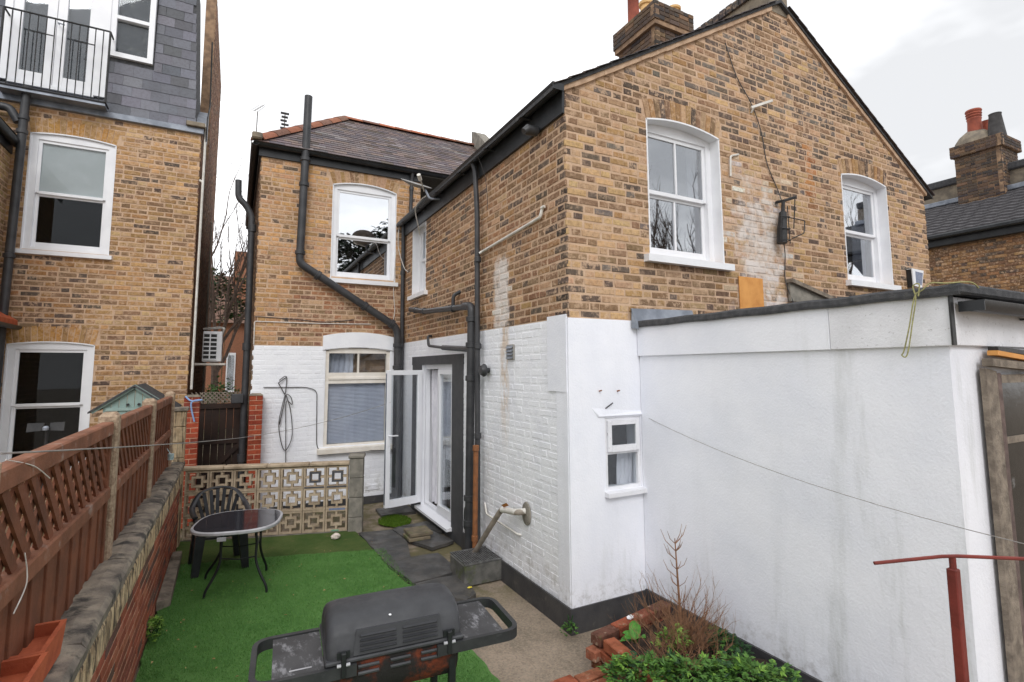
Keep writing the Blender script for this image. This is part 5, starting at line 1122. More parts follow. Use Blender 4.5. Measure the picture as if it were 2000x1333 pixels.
for i in range(3):
    a, b = yposts[i]+.06, yposts[i+1]-.06
    t = thing('trellis_fence', ['nearest brown fence panel with diagonal trellis top', 'second brown fence panel with trellis, between two concrete posts', 'far brown fence panel with trellis by the pale pillar'][i], 'fence panel', (fx, (a+b)/2, 1), group='brown fence panels')
    cp(t, MB().box(fx-.035, fx+.035, a, b, 1.90, 1.985, .008), 'top_rail', 'fence_rail'); cp(t, MB().box(fx-.03, fx+.04, a, b, 1.49, 1.57, .008), 'middle_rail', 'fence_rail')
    cp(t, MB().box(fx-.02, fx+.03, a, a+.045, 1.0, 1.90, .004), 'stile', 'fence'); cp(t, MB().box(fx-.02, fx+.03, b-.045, b, 1.0, 1.90, .004), 'stile', 'fence')
    n = int((b-a-.09)/.0985); w_ = (b-a-.09)/n
    for k in range(n): cp(t, MB().box(fx-.008, fx+.006+.011*(k % 2)+jit(.002), a+.045+k*w_+.003, a+.045+(k+1)*w_-.003, .9, 1.49, .003), 'board', 'fence')
    zb, zt = 1.565, 1.905; hgt = zt-zb; s0 = -int(hgt/.13)-1
    for sg, xx in ((-1, fx+.012), (1, fx-.004)):
        for k in range(-3, int((b-a)/.15)+3):
            y0 = a+.05+k*.15; y1 = y0+hgt*sg; za, zc = zb, zt
            lo, hi = a+.045, b-.045
            pts = []
            for tt in (0, 1):
                pts.append([y0+(y1-y0)*tt, zb+hgt*tt])
            # clip the slat to the panel
            (ya, z1_), (yb_, z2_) = pts
            def clipat(y): return z1_+(z2_-z1_)*(y-ya)/(yb_-ya)
            if max(ya, yb_) < lo+.02 or min(ya, yb_) > hi-.02: continue
            pa, pb = [ya, z1_], [yb_, z2_]
            for p_ in (pa, pb):
                if p_[0] < lo: p_[1] = clipat(lo); p_[0] = lo
                if p_[0] > hi: p_[1] = clipat(hi); p_[0] = hi
            cp(t, MB().bar((xx, *pa), (xx, *pb), .013, .032, (1, 0, 0)) if False else MB().bar((xx, *pa), (xx, *pb), .05, .012, (1, 0, 0)), 'trellis_slat', 'fence')
# green shed beyond the fence
SH = thing('garden_shed', 'pale green wooden shed gable showing above the fence', 'shed', (-3.98, 5.4, 0))
MT['shed'] = plain('pale_green_paint', lin(150,172,166), lin(136,158,152), 5, .7, .15, 40)
for i in range(8):
    x0 = -4.33+i*.0885; top = lambda x: 2.06-.72*abs(x+3.98)
    cp(SH, MB().prism([(x0+.003, 0), (x0+.0855, 0), (x0+.0855, min(top(x0+.0855), 2.05)), (x0+.003, min(top(x0+.003), 2.05))], 4.98, 5.0, 'y'), 'board', 'shed')
cp(SH, MB().box(-4.32, -3.63, 5.0, 5.9, 0, 1.75), 'body', 'shed')
for s_ in (-1, 1): cp(SH, MB().bar((-3.98+s_*.47, 4.95, 2.09-.72*.47), (-3.98-s_*.012, 4.95, 2.10), .04, .05), 'barge_board', 'shed'); cp(SH, MB().hexa([(-3.98,4.9,2.09),(-3.98+s_*.5,4.9,1.735),(-3.98+s_*.5,5.95,1.735),(-3.98,5.95,2.09),(-3.98,4.9,2.115),(-3.98+s_*.5,4.9,1.76),(-3.98+s_*.5,5.95,1.76),(-3.98,5.95,2.115)]), 'roof_panel', 'felt')
cp(SH, MB().box(-4.3, -3.66, 4.955, 4.978, 1.76, 1.80), 'rail', 'shed')
for x in (-4.05, -3.92): cp(SH, MB().tube([(x, 4.94, 1.84), (x, 4.99, 1.84)], .018, 10), 'vent_hole', 'metal_dark')
# twin-head lamp in front of the neighbour's lower window
TF = thing('twin_floodlight', 'black twin-panel floodlight on a stem in front of the neighbour window', 'light', (-4.79, 4.5, 0))
cp(TF, MB().tube([(-4.79, 4.5, 0), (-4.79, 4.5, 1.58)], .018, 8), 'stem', 'metal_dark')
for s_ in (-1, 1): cp(TF, MB().hexa([(-4.79+s_*.03,4.46,1.58),(-4.79+s_*.18,4.42,1.57),(-4.79+s_*.18,4.45,1.57),(-4.79+s_*.03,4.49,1.58),(-4.79+s_*.03,4.48,1.67),(-4.79+s_*.18,4.45,1.675),(-4.79+s_*.18,4.48,1.675),(-4.79+s_*.03,4.51,1.67)]), 'lamp_panel', 'metal_dark')
cp(TF, MB().lathe([(0, 0), (.03, .01), (.034, .04), (.02, .06), (0, .062)], (-4.79, 4.44, 1.575), 12), 'sensor', 'lead', True)
# terracotta trough on the wall
TR = thing('terracotta_trough', 'orange terracotta planter trough at the bottom left on the wall coping', 'planter', (-3.42, -1.35, 1.112))
def trough(x0, x1, y0, y1, z0, z1, t=.018):
    m = MB(); a = .012
    o_ = [(x0, y0), (x1, y0), (x1, y1), (x0, y1)]; i_ = [(x0+t, y0+t), (x1-t, y0+t), (x1-t, y1-t), (x0+t, y1-t)]
    V = [(x+(a if x == x0 else -a), y+(a if y == y0 else -a), z0) for x, y in o_] + [(x, y, z1) for x, y in o_] + [(x, y, z1) for x, y in i_] + [(x, y, z1-.05) for x, y in i_]
    F = [(0,3,2,1)]+[(i, (i+1) % 4, 4+(i+1) % 4, 4+i) for i in range(4)]+[(4+i, 4+(i+1) % 4, 8+(i+1) % 4, 8+i) for i in range(4)]+[(8+i, 8+(i+1) % 4, 12+(i+1) % 4, 12+i) for i in range(4)]+[(12,13,14,15)]
    return m.add(V, F)
cp(TR, trough(-3.51, -3.35, -1.38, -1.075, 1.115, 1.25), 'trough', 'terracotta'); 
TR2 = thing('terracotta_trough', 'second terracotta trough at the lower left corner, nearest the camera', 'planter', (-3.4, -1.6, 1.112)); cp(TR2, trough(-3.50, -3.335, -1.75, -1.395, 1.115, 1.255), 'trough', 'terracotta')
m = MB(); m.lathe([(.03, 0), (.032, .07), (.0, .072)], (-3.36, 3.2, 1.29), 12); m.tube([(-3.36, 3.2, 1.35), (-3.40, 3.2, 1.42)], .004, 5); o = m.build('tin_can', plain('white_blue_tin', lin(214,222,224), lin(150,190,196), 40, .35, metal=.3)); tag(o, 'small silver tin can hanging by the far end of the boundary wall', 'can')
m = MB(); m.tube(bez([(-3.38,5.14,1.93),(-3.30,5.12,1.86),(-3.16,5.14,1.87),(-3.3,5.12,1.83),(-3.25,5.15,1.55)], 6), .012, 6); tag(m.build('strap', plain('blue_strap', lin(140,170,214), None, 5, .6)), 'pale blue strap tied round the left brick pier', 'strap')

# ------------------------------------------------------------------ pierced block screen wall
ux, uy = .95704, -.28996; ang = math.atan2(uy, ux)
SB = thing('screen_block_wall', 'pierced concrete screen block wall behind the table and chair', 'wall', (-3.35, 4.594, 0), ang)
MT['screen'] = plain('buff_screen_block', lin(192,174,150), lin(164,146,124), 7, .92, .5, 60, stain=(lin(128,112,92), 5, .54, .7), streak=(lin(110,98,84), 14, .6, .4))
def screen_mesh():
    m = MB(); S, t, d = .302, .024, .09; h = S/2
    m.box(-h, h, -d/2, d/2, -h, -h+t); m.box(-h, h, -d/2, d/2, h-t, h); m.box(-h, -h+t, -d/2, d/2, -h+t, h-t); m.box(h-t, h, -d/2, d/2, -h+t, h-t)
    a, b = .076, .048; e = d/2-.008
    m.box(-a, a, -e, e, -a, -b); m.box(-a, a, -e, e, b, a); m.box(-a, -b, -e, e, -b, b); m.box(b, a, -e, e, -b, b)
    w_ = .014
    m.box(-w_, w_, -e, e, a, h-t); m.box(-w_, w_, -e, e, -h+t, -a); m.box(a, h-t, -e, e, -w_, w_); m.box(-h+t, -a, -e, e, -w_, w_)
    return m.mesh('screen_block', 'screen')
sme = screen_mesh()
for i in range(7):
    for j in range(3):
        o = link('screen_block', sme, SB); o.location = (.075+.155+i*.3085, 0, .165+j*.3065); o.rotation_euler = (0, jit(.006), 0)
for i in range(4): o = link('coping', MB().box(.0+i*.565, .0+(i+1)*.565-.005, -.075, .075, .935, .985, .012).mesh('coping', 'coping' if False else 'screen'), SB)
link('mortar_bed', MB().box(.06, 2.24, -.04, .04, -.01, .012).mesh('mortar_bed', 'concrete'), SB)
pr = link('pier', MB().box(2.25, 2.445, -.1, .1, -.02, .2, .006).mesh('pier', 'concrete'), SB)
for k in range(1, 4): link('pier_block', MB().box(2.25, 2.445, -.1, .1, .2+(k-1)*.275+.004, .2+k*.275, .008).mesh('pier_block', 'concrete'), SB)
link('pier_cap', MB().box(2.235, 2.46, -.115, .115, 1.03, 1.085, .012).mesh('pier_cap', 'concrete'), SB)
# a strip of old blue and black paint left on some blocks
for (i, rows) in ((5, 'dark'), (6, 'dark')):
    cx_, cz_ = .075+.155+i*.3085, .165+2*.3065; m = MB(); a, b = .0765, .0475; y0, y1 = -.0392, -.036
    m.box(cx_-a, cx_+a, y0, y1, cz_-a, cz_-b); m.box(cx_-a, cx_+a, y0, y1, cz_+b, cz_+a); m.box(cx_-a, cx_-b, y0, y1, cz_-b, cz_+b); m.box(cx_+b, cx_+a, y0, y1, cz_-b, cz_+b); m.box(cx_-.14, cx_+.13, -.0472, -.0445, cz_-.151, cz_-.13)
    link('paint_mark', m.mesh('paint_mark', plain('old_grey_paint', lin(92,92,96), lin(74,74,78), 20, .8)), SB)
link('paint_mark', MB().box(1.98, 2.2, -.0474, -.0445, .308, .335).mesh('paint_mark', plain('old_blue_paint', lin(104,122,160), lin(130,138,160), 20, .8)), SB)
link('paint_mark', MB().box(2.02, 2.12, -.0474, -.0445, .016, .038).mesh('paint_mark', plain('old_green_paint', lin(110,170,140), lin(130,168,140), 20, .8)), SB)
# log and tile by the wall
t = thing('timber_offcut', 'short weathered board lying at the foot of the boundary wall', 'board', (-3.27, 2.85, 0)); cp(t, MB().hexa([(-3.32,2.16,.02),(-3.21,2.24,.02),(-3.22,3.44,.02),(-3.32,3.46,.02),(-3.32,2.16,.1),(-3.21,2.24,.085),(-3.22,3.44,.13),(-3.32,3.46,.14)]), 'board', 'oldwood'); cp(t, MB().box(-3.31, -3.21, 3.3, 3.48, .1, .18, .01), 'wooden_block', 'oldwood')
# ------------------------------------------------------------------ table and chair
TB = thing('patio_table', 'dark glass patio table with pale rim and black metal legs', 'table', (-2.64, 2.42, .018), R(-12))
ca, sa = math.cos(R(12)), math.sin(R(12))
def wl(x, y): dx, dy = x+2.64, y-2.42; return (dx*ca-dy*sa, dx*sa+dy*ca)
def superell(a, b, e=2.9, n=48):
    out = []
    for k in range(n):
        t = 2*math.pi*k/n; c, s = math.cos(t), math.sin(t); out.append((a*math.copysign(abs(c)**(2/e), c), b*math.copysign(abs(s)**(2/e), s)))
    return out
MT['table_glass'] = NT('dark_table_glass').fin(lin(46,46,52), .06, 0, .6)
MT['rim'] = plain('pale_metal_rim', lin(190,190,194), lin(166,166,170), 10, .4, metal=.2); MT['black_metal'] = plain('black_powder_coat', lin(26,28,30), lin(36,38,40), 10, .45)
def ring(m, prof, a, b, e=2.9, n=48):
    V = []; F = []; k = len(prof)
    for (off, z) in prof: V += [(x, y, z) for x, y in superell(a+off, b+off, e, n)]
    for i in range(k): F += [(i*n+j, i*n+(j+1) % n, ((i+1) % k)*n+(j+1) % n, ((i+1) % k)*n+j) for j in range(n)]
    return m.add(V, F)
link('table_top', MB().prism(superell(.40, .415), .688, .696, 'z').mesh('table_top', 'table_glass'), TB)
link('rim', ring(MB(), [(-.006, .697), (.008, .697), (.018, .69), (.018, .668), (.008, .66), (-.006, .664)], .405, .42).mesh('rim', 'rim', True), TB)
legs = [((-2.80,2.30),(-2.93,2.27)), ((-2.47,2.20),(-2.36,2.14)), ((-2.41,2.66),(-2.33,2.78)), ((-2.80,2.72),(-2.94,2.83))]
for (a, b) in legs:
    a, b = wl(*a), wl(*b); mx_ = lambda t: tuple(a[i]+(b[i]-a[i])*t for i in (0, 1))
    link('leg', MB().tube(bez([(*mx_(-.12), .66), (*mx_(0), .5), (*mx_(.0), .33), (*mx_(.35), .2), (*mx_(.9), .07), (*mx_(1), .0)], 5), .013, 8).mesh('leg', 'black_metal', True), TB)
for z in (.36, .46):
    for i in (0, 2) if z < .4 else (1, 3):
        a, b = wl(*legs[i][0]), wl(*legs[(i+1) % 4][0]); link('stretcher', MB().tube([(*a, z), ((a[0]+b[0])/2, (a[1]+b[1])/2, z-.02), (*b, z)], .007, 6).mesh('stretcher', 'black_metal', True), TB)
link('clip', MB().box(-.10, -.02, -.47, -.455, .62, .655).mesh('clip', 'rim'), TB)

CHR = thing('plastic_chair', 'black plastic garden armchair tucked behind the glass table', 'chair', (-2.83, 3.22, .018), R(8))
MT['black_plastic'] = plain('black_plastic', lin(34,35,38), lin(46,47,52), 8, .33)
V = []; F = []; nx, ny = 12, 10
for top in (0, -.02):
    for j in range(ny+1):
        for i in range(nx+1):
            x = -.22+.44*i/nx; y = -.22+.44*j/ny; V.append((x, y, .43-.02*(1-(x/.22)**2)-.025*(j/ny)+(.0 if j else -.02)+top))
n1 = (nx+1)*(ny+1)
for j in range(ny):
    for i in range(nx): q = j*(nx+1)+i; F += [(q, q+1, q+nx+2, q+nx+1), (n1+q, n1+q+nx+1, n1+q+nx+2, n1+q+1)]
for j in range(ny): q = j*(nx+1); F += [(q, q+nx+1, n1+q+nx+1, n1+q), (q+nx, n1+q+nx, n1+q+2*nx+1, q+2*nx+1)]
for i in range(nx): q = ny*(nx+1)+i; F += [(i, n1+i, n1+i+1, i+1), (q, q+1, n1+q+1, n1+q)]
link('seat', MB().add(V, F).mesh('seat', 'black_plastic', True), CHR)
def taper_leg(x0, y0, x1, y1, zt):
    m = MB(); a, b = .05, .036; return m.hexa([(x1-b,y1-b,0),(x1+b,y1-b,0),(x1+b,y1+b,0),(x1-b,y1+b,0),(x0-a,y0-a,zt),(x0+a,y0-a,zt),(x0+a,y0+a,zt),(x0-a,y0+a,zt)])
for s in (-1, 1):
    link('leg', taper_leg(s*.215, -.2, s*.255, -.235, .43).mesh('leg', 'black_plastic', True), CHR); link('leg', taper_leg(s*.20, .2, s*.245, .285, .42).mesh('leg', 'black_plastic', True), CHR)
    link('arm_post', MB().tube([(s*.215, -.2, .42), (s*.26, -.19, .55), (s*.275, -.14, .635)], [.026, .022, .026], 8).mesh('arm_post', 'black_plastic', True), CHR)
hoop = bez([(-.275,-.2,.635), (-.285,-.02,.65), (-.275,.14,.69), (-.2,.26,.80), (-.08,.305,.845), (.08,.305,.845), (.2,.26,.80), (.275,.14,.69), (.285,-.02,.65), (.275,-.2,.635)], 6)
m = MB(); rt_ = []
for i, p in enumerate(hoop): rt_.append(p)
Vv = []; Fv = []; nn = len(hoop)
for i, p in enumerate(hoop):
    t = (hoop[min(i+1, nn-1)]-hoop[max(i-1, 0)]).normalized(); s_ = t.cross(Vector((0, 0, 1))).normalized(); u_ = s_.cross(t)
    for k in range(8):
        a = 2*math.pi*k/8; Vv.append(p + s_*.032*math.cos(a) + u_*.013*math.sin(a))
for i in range(nn-1): Fv += [(i*8+k, i*8+(k+1) % 8, (i+1)*8+(k+1) % 8, (i+1)*8+k) for k in range(8)]
Fv += [tuple(range(8)), tuple((nn-1)*8+k for k in range(7, -1, -1))]
link('arm_and_top_rail', MB().add(Vv, Fv).mesh('arm_and_top_rail', 'black_plastic', True), CHR)
for k in range(7):
    t = (k-3)/3; link('back_slat', MB().bar((t*.12, .205, .41), (t*.225, .30-.05*t*t, .835-.06*t*t), .038, .008, (0, 1, 0)).mesh('back_slat', 'black_plastic'), CHR)

# ------------------------------------------------------------------ barbecue, seen from behind
BQ = thing('gas_barbecue', 'grey hooded gas barbecue with side shelves and rusty firebox in the foreground', 'barbecue', (-1.955, -1.16, -.014), R(-4.5))
def bq_mats():
    t = NT('faded_hood_enamel'); c = t.mix(t.ramp(t.noise(5, 6, .6), .35, .7), lin(54,55,58), lin(66,67,70)); c = t.mix(t.ramp(t.noise(60, 5, .7), .66, .76, 0, .6), c, lin(128,128,130))
    c = t.mix(t.ramp(t.noise(3, 5, .6, off=4), .55, .75, 0, .4), c, lin(92,92,95)); t.bump(t.noise(160, 4, .6), .12, .004); MT['hood'] = t.fin(c, t.ramp(t.noise(9, 4, .6, off=2), .4, .65, .42, .62), 0, .4)
    t = NT('rusty_firebox'); r = t.ramp(t.noise(4.5, 7, .65, off=1), .46, .58); c = t.mix(r, lin(40,38,37), t.mix(t.ramp(t.noise(22, 6, .7), .35, .7), lin(122,58,36), lin(78,42,32))); t.bump(t.noise(50, 6, .7), .5, .008); MT['firebox'] = t.fin(c, .8, 0, .3)
    t = NT('scuffed_shelf'); c = t.mix(t.ramp(t.noise(5, 5, .6), .4, .65), lin(58,58,60), lin(72,72,74)); s = t.ramp(t.noise(16, 7, .75, stretch=(1, .4, 1), off=3), .5, .64, 0, .8); c = t.mix(s, c, lin(142,142,146)); t.bump(t.noise(140, 4, .6), .15, .004); MT['shelf'] = t.fin(c, .5, 0, .4)
    MT['bbq_frame'] = plain('black_plastic_frame', lin(44,45,47), lin(58,59,60), 8, .5, .15, 80, stain=(lin(90,90,92), 20, .62, .5))
bq_mats()
def loft(secs, closed=False, cap=True):
    m = MB(); n = len(secs[0]); V = [p for s in secs for p in s]; F = []
    for i in range(len(secs)-1):
        F += [(i*n+j, i*n+j+1, (i+1)*n+j+1, (i+1)*n+j) for j in range(n-1)] + ([(i*n+n-1, i*n, (i+1)*n, (i+1)*n+n-1)] if closed else [])
    if cap: F += [tuple(range(n)), tuple((len(secs)-1)*n+j for j in range(n-1, -1, -1))]
    return m.add(V, F)
def lid_profile(x, k, zk):
    base = [(-.205,0),(-.205,.03),(-.195,.09),(-.175,.16),(-.14,.215),(-.09,.245),(-.02,.258),(.06,.25),(.13,.22),(.175,.16),(.2,.09),(.21,.03),(.21,0)]
    pts = []
    for i in range(len(base)-1):
        for q in range(3): pts.append(tuple(base[i][j]+(base[i+1][j]-base[i][j])*q/3 for j in (0, 1)))
    pts.append(base[-1]); return [(x, y*k, .945+z*zk*.68) for y, z in pts]
secs = []
for t in (0, .12, .3, .5, .75, 1): secs.append(lid_profile(-.335+.06*(1-math.cos(t*math.pi/2)), .8+.2*math.sin(t*math.pi/2)**.7, .72+.28*math.sin(t*math.pi/2)**.7))
secs = [lid_profile(-.338, .86, .62), lid_profile(-.333, .93, .8), lid_profile(-.32, .97, .9), lid_profile(-.3, .99, .96), lid_profile(-.265, 1, .99), lid_profile(-.2, 1, 1), lid_profile(0, 1, 1.01), lid_profile(.2, 1, 1), lid_profile(.265, 1, .99), lid_profile(.3, .99, .96), lid_profile(.32, .97, .9), lid_profile(.333, .93, .8), lid_profile(.338, .86, .62)]
lid = link('hood', loft(secs).mesh('hood', 'hood', True), BQ)
link('hood_lip', MB().box(-.345, .345, -.222, .222, .925, .945, .006).mesh('hood_lip', 'hood'), lid)
link('raised_panel', MB().hexa([(-.215,-.213,.951),(.235,-.213,.951),(.235,-.2,.951),(-.215,-.2,.951),(-.2,-.188,1.055),(.22,-.188,1.055),(.22,-.16,1.055),(-.2,-.16,1.055)]).mesh('raised_panel', 'hood'), lid)
for c0, c1 in ((-.185, -.005), (.025, .205)):
    for i in range(4):
        z = .965+i*.0205; yb = -.2115+.0225*((z-.951)/.104)
        link('louvre', MB().hexa([(c0,yb-.006,z),(c1,yb-.006,z),(c1,yb+.02,z),(c0,yb+.02,z),(c0+.005,yb-.012,z+.005),(c1-.005,yb-.012,z+.005),(c1,yb+.02,z+.014),(c0,yb+.02,z+.014)]).mesh('louvre', 'hood'), lid)
fsec = lambda x, k: [(x, -.2*k, .925), (x, -.205*k, .86), (x, -.195*k, .8), (x, -.16*k, .74), (x, -.09*k, .7), (x, 0, .69), (x, .09*k, .7), (x, .16*k, .74), (x, .2*k, .82), (x, .2*k, .925)]
fb_ = link('firebox', loft([fsec(-.325, .9), fsec(-.3, 1), fsec(0, 1), fsec(.3, 1), fsec(.325, .9)]).mesh('firebox', 'firebox', True), BQ)
for i in range(3):
    for r_ in range(2): x = -.16+i*.155+.02; link('vent_slot', MB().tube([(x-.05, -.209, .895-r_*.032), (x+.05, -.209, .895-r_*.032)], .0085, 6).mesh('vent_slot', 'hood', True), fb_)
for s in (-1, 1):
    h = link('hinge', MB().box(s*.262-.012, s*.262+.012, -.245, -.225, .875, .985, .003).mesh('hinge', 'black_metal'), BQ)
    link('hinge_plate', MB().box(s*.262-.03, s*.262+.03, -.226, -.215, .955, .985).mesh('hinge_plate', 'black_metal'), h)
    link('hinge_pin', MB().tube([(s*.262-.03, -.235, .93), (s*.262+.03, -.235, .93)], .008, 8).mesh('hinge_pin', 'rim'), h)
    # side shelf: tray inside a hooped handle frame
    xi, xo = s*.345, s*.66
    sh_ = link('side_shelf', MB().hexa([(min(xi, s*.575), -.2, .905), (max(xi, s*.575), -.2, .905), (max(xi, s*.575), .19, .905), (min(xi, s*.575), .19, .905), (min(xi, s*.575), -.2, .917), (max(xi, s*.575), -.2, .917), (max(xi, s*.575), .19, .917), (min(xi, s*.575), .19, .917)]).mesh('side_shelf', 'shelf'), BQ)
    path = elbow([(s*.20, -.222, .90), (xo, -.222, .90), (xo, .212, .90), (s*.345, .212, .90)], .085, 8); V = []; F = []
    for i, p in enumerate(path):
        a, b = path[max(i-1, 0)], path[min(i+1, len(path)-1)]; d = (b-a).normalized(); sd_ = d.cross(Vector((0, 0, 1))).normalized()
        V += [p+sd_*.013+Vector((0,0,.022)), p-sd_*.013+Vector((0,0,.022)), p-sd_*.013-Vector((0,0,.03)), p+sd_*.013-Vector((0,0,.03))]
    for i in range(len(path)-1): F += [(i*4+k, i*4+(k+1) % 4, (i+1)*4+(k+1) % 4, (i+1)*4+k) for k in range(4)]
    F += [(0,1,2,3), tuple(4*(len(path)-1)+k for k in (3,2,1,0))]
    link('handle', MB().add(V, F).mesh('handle', 'bbq_frame'), sh_)
    link('leg', MB().box(s*.29-.018, s*.29+.018, -.2, -.164, .03, .88, .003).mesh('leg', 'black_metal'), BQ); link('leg', MB().box(s*.29-.018, s*.29+.018, .15, .186, .03, .88, .003).mesh('leg', 'black_metal'), BQ)
link('lower_shelf', MB().box(-.31, .31, -.16, .15, .28, .30).mesh('lower_shelf', 'black_metal'), BQ)
link('rating_strip', MB().box(-.50, -.40, -.165, -.155, .9172, .918).mesh('rating_strip', 'rim'), BQ)
link('dropping', pebble(.007, 3, 1, 1.6, .4).mesh('dropping', 'gloss'), BQ).location = (-.03, -.15, 1.085)

# ------------------------------------------------------------------ raised brick bed on the right
def bed_brick():
    t = NT('worn_bed_brick'); a = t.n('ShaderNodeObjectInfo'); c = a.outputs['Color']
    c = t.mix(t.ramp(t.noise(16, 6, .7), .42, .66, 0, .7), c, t.mix(1., c, (.45, .4, .38), 'MULTIPLY')); c = t.mix(t.ramp(t.noise(11, 6, .7, off=3), .55, .66, 0, .75), c, lin(170,150,128)); c = t.mix(t.ramp(t.noise(7, 6, .7, off=6), .56, .68, 0, .6), c, lin(92,92,58))
    t.bump(t.noise(40, 7, .75), .8, .015); MT['bed_brick'] = t.fin(c, .92, 0, .2)
bed_brick()
PB = thing('brick_planter', 'low raised bed of worn red bricks in front of the white extension', 'planter', (-.2, -.55, 0))
def pbrick(cx, cy, cz, L_, W_, H_, rz, tilt=0):
    o = cp(PB, MB().box(-L_/2, L_/2, -W_/2, W_/2, -H_/2, H_/2, .006), 'brick', 'bed_brick'); o.matrix_parent_inverse = Matrix.Translation(-Vector(PB.location)); o.matrix_basis = Matrix.Translation((cx, cy, cz)) @ Matrix.Rotation(rz, 4, 'Z') @ Matrix.Rotation(tilt, 4, 'X'); o.color = (*vary(pick([(lin(156,88,64), 3), (lin(136,80,62), 2), (lin(168,106,80), 1.2), (lin(112,78,66), 1)]), .12), 1)
ra = math.atan2(.14, .76)      # back run from the corner
cxb, cyb = -.18, -.55
for row, z in enumerate((.04, .13, .22)):
    n = 4
    for i in range(n):
        s_ = .11+i*.232 - (.06 if row == 1 else 0); pbrick(cxb+s_*math.cos(ra)+.05*math.sin(-ra), cyb+s_*math.sin(ra)-.05, z+jit(.004), .222, .105, .078, ra+jit(.02), jit(.02))
    for i in range(6):
        s_ = .2+i*.232 - (.08 if row == 1 else 0); pbrick(cxb+.055-.06*s_, cyb-.05-s_, z+jit(.004), .105 if False else .222, .105, .078, R(-90)-.06+jit(.02), jit(.02))
for i in range(3):      # low step of bricks toward the lawn
    pbrick(-.36-i*.232, -.76+.02*i+jit(.01), .055, .222, .105, .075, R(2)+jit(.06), jit(.05)); pbrick(-.34-i*.232, -.88+jit(.01), .05, .222, .105, .075, R(2)+jit(.06), jit(.04))
so_ = MB(); K = 22; V = []; F = []
for j in range(K+1):
    for i in range(K+1): V.append((-.12+.95*i/K-.05*j/K, -.62-1.75*(1-j/K)+.13*i/K*(j/K), .16+jit(.018)))
for j in range(K): F += [(j*(K+1)+i, j*(K+1)+i+1, (j+1)*(K+1)+i+1, (j+1)*(K+1)+i) for i in range(K)]
so_.add(V, F); cp(PB, so_, 'soil', plain('garden_soil', lin(62,48,38), lin(44,34,28), 12, .95, .8, 40), True)
o = pebble(.03, 8, 1.2, .8, .5).build('stone', 'gloss'); o.location = (.22, -.53, .275); tag(o, 'white pebble on the red brick planter edge', 'stone')

def leaf_mats():
    for nm, a, b in (('leaf', (86,124,52), (54,90,36)), ('leaf_light', (128,164,70), (92,134,50)), ('leaf_dark', (48,80,44), (36,62,34)), ('leaf_big', (82,142,50), (58,112,36)), ('conifer', (34,48,30), (22,34,22))):
        t = NT(nm); c = t.mix(t.ramp(t.noise(40, 4, .6), .35, .68), lin(*a), lin(*b)); t.fin(c, .55, 0, .3); t.b.inputs['Subsurface Weight'].default_value = 0
        MT[nm] = t.m
leaf_mats()
MT['twig'] = plain('brown_twig', lin(150,112,84), lin(112,80,60), 20, .85, .3, 60); MT['twig_dark'] = plain('grey_brown_bark', lin(96,80,70), lin(72,60,54), 14, .9, .4, 50)
def leaf(m, p, d, L_, W_, q, lobed=True):
    """one leaf: a folded blade (or three small leaflets)"""
    d = Vector(d).normalized(); s_ = d.cross(Vector((q.uniform(-.4, .4), q.uniform(-.4, .4), 1))).normalized(); n_ = s_.cross(d); p = Vector(p)
    parts_ = ((0, 1), (-.75, .75), (.75, .75)) if lobed else ((0, 1),)
    for ang_, sc in parts_:
        dd = (d*math.cos(ang_)+s_*math.sin(ang_)); ss = (s_*math.cos(ang_)-d*math.sin(ang_)); l_, w_ = L_*sc, W_*sc
        m.add([p, p+dd*l_*.45+ss*w_*.5+n_*l_*.1, p+dd*l_+n_*l_*-.05, p+dd*l_*.45-ss*w_*.5+n_*l_*.1, p+dd*l_*.5], [(0,1,4),(1,2,4),(2,3,4),(3,0,4)])
def leafy(name, label, cx, cy, cz, rx, ry, rz, n, mats, seed, L_=.045, cat='plant', stems=10, lobed=True):
    q = random.Random(seed); t = thing(name, label, cat, (cx, cy, .16)); groups = {k: MB() for k in mats}
    for i in range(n):
        a = q.uniform(0, 6.28); u = q.uniform(-.15, 1); r_ = math.sqrt(max(0, 1-u*u))*q.uniform(.72, 1.02); bump_ = 1+.22*math.sin(a*3+seed)+.16*math.sin(a*7+u*5)
        p = (cx+rx*r_*bump_*math.cos(a), cy+ry*r_*bump_*math.sin(a), cz+rz*u*q.uniform(.7, 1.05)*bump_); d = (math.cos(a)*.8+q.uniform(-.6, .6), math.sin(a)*.8+q.uniform(-.6, .6), q.uniform(-.3, .8))
        k = mats[0] if q.random() < .55 else q.choice(mats); leaf(groups[k], p, d, L_*q.choice((.5, .7, .9, 1.1, 1.6)), L_*.55*q.uniform(.7, 1.2), q, lobed)
    for k, m in groups.items():
        if m.v: cp(t, m, 'foliage', k, False, 'stuff')
    sm_ = MB()
    for i in range(stems):
        a = q.uniform(0, 6.28); sm_.tube(bez([(cx+jit(.05), cy+jit(.05), .15), (cx+rx*.4*math.cos(a), cy+ry*.4*math.sin(a), cz), (cx+rx*.85*math.cos(a), cy+ry*.85*math.sin(a), cz+rz*.5)], 4), .004, 5)
    cp(t, sm_, 'stem', 'leaf_dark'); return t
leafy('leafy_plant', 'green ferny herb clump spilling at the front of the brick planter', -.22, -1.20, .19, .21, .25, .14, 900, ['leaf', 'leaf_dark', 'leaf_light'], 1, .042)
leafy('leafy_plant', 'dense green herb clump in the middle of the planter', .05, -1.40, .20, .26, .26, .15, 1000, ['leaf', 'leaf_light', 'leaf_dark'], 2, .042)
leafy('leafy_plant', 'green leafy clump against the black plinth, rightmost in the planter', .36, -1.62, .19, .28, .28, .16, 1000, ['leaf', 'leaf_light', 'leaf_dark'], 3, .042)
leafy('leafy_plant', 'small green sprigs near the plinth behind the dead twigs', .60, -1.16, .22, .11, .13, .10, 260, ['leaf_dark', 'leaf'], 4, .038)
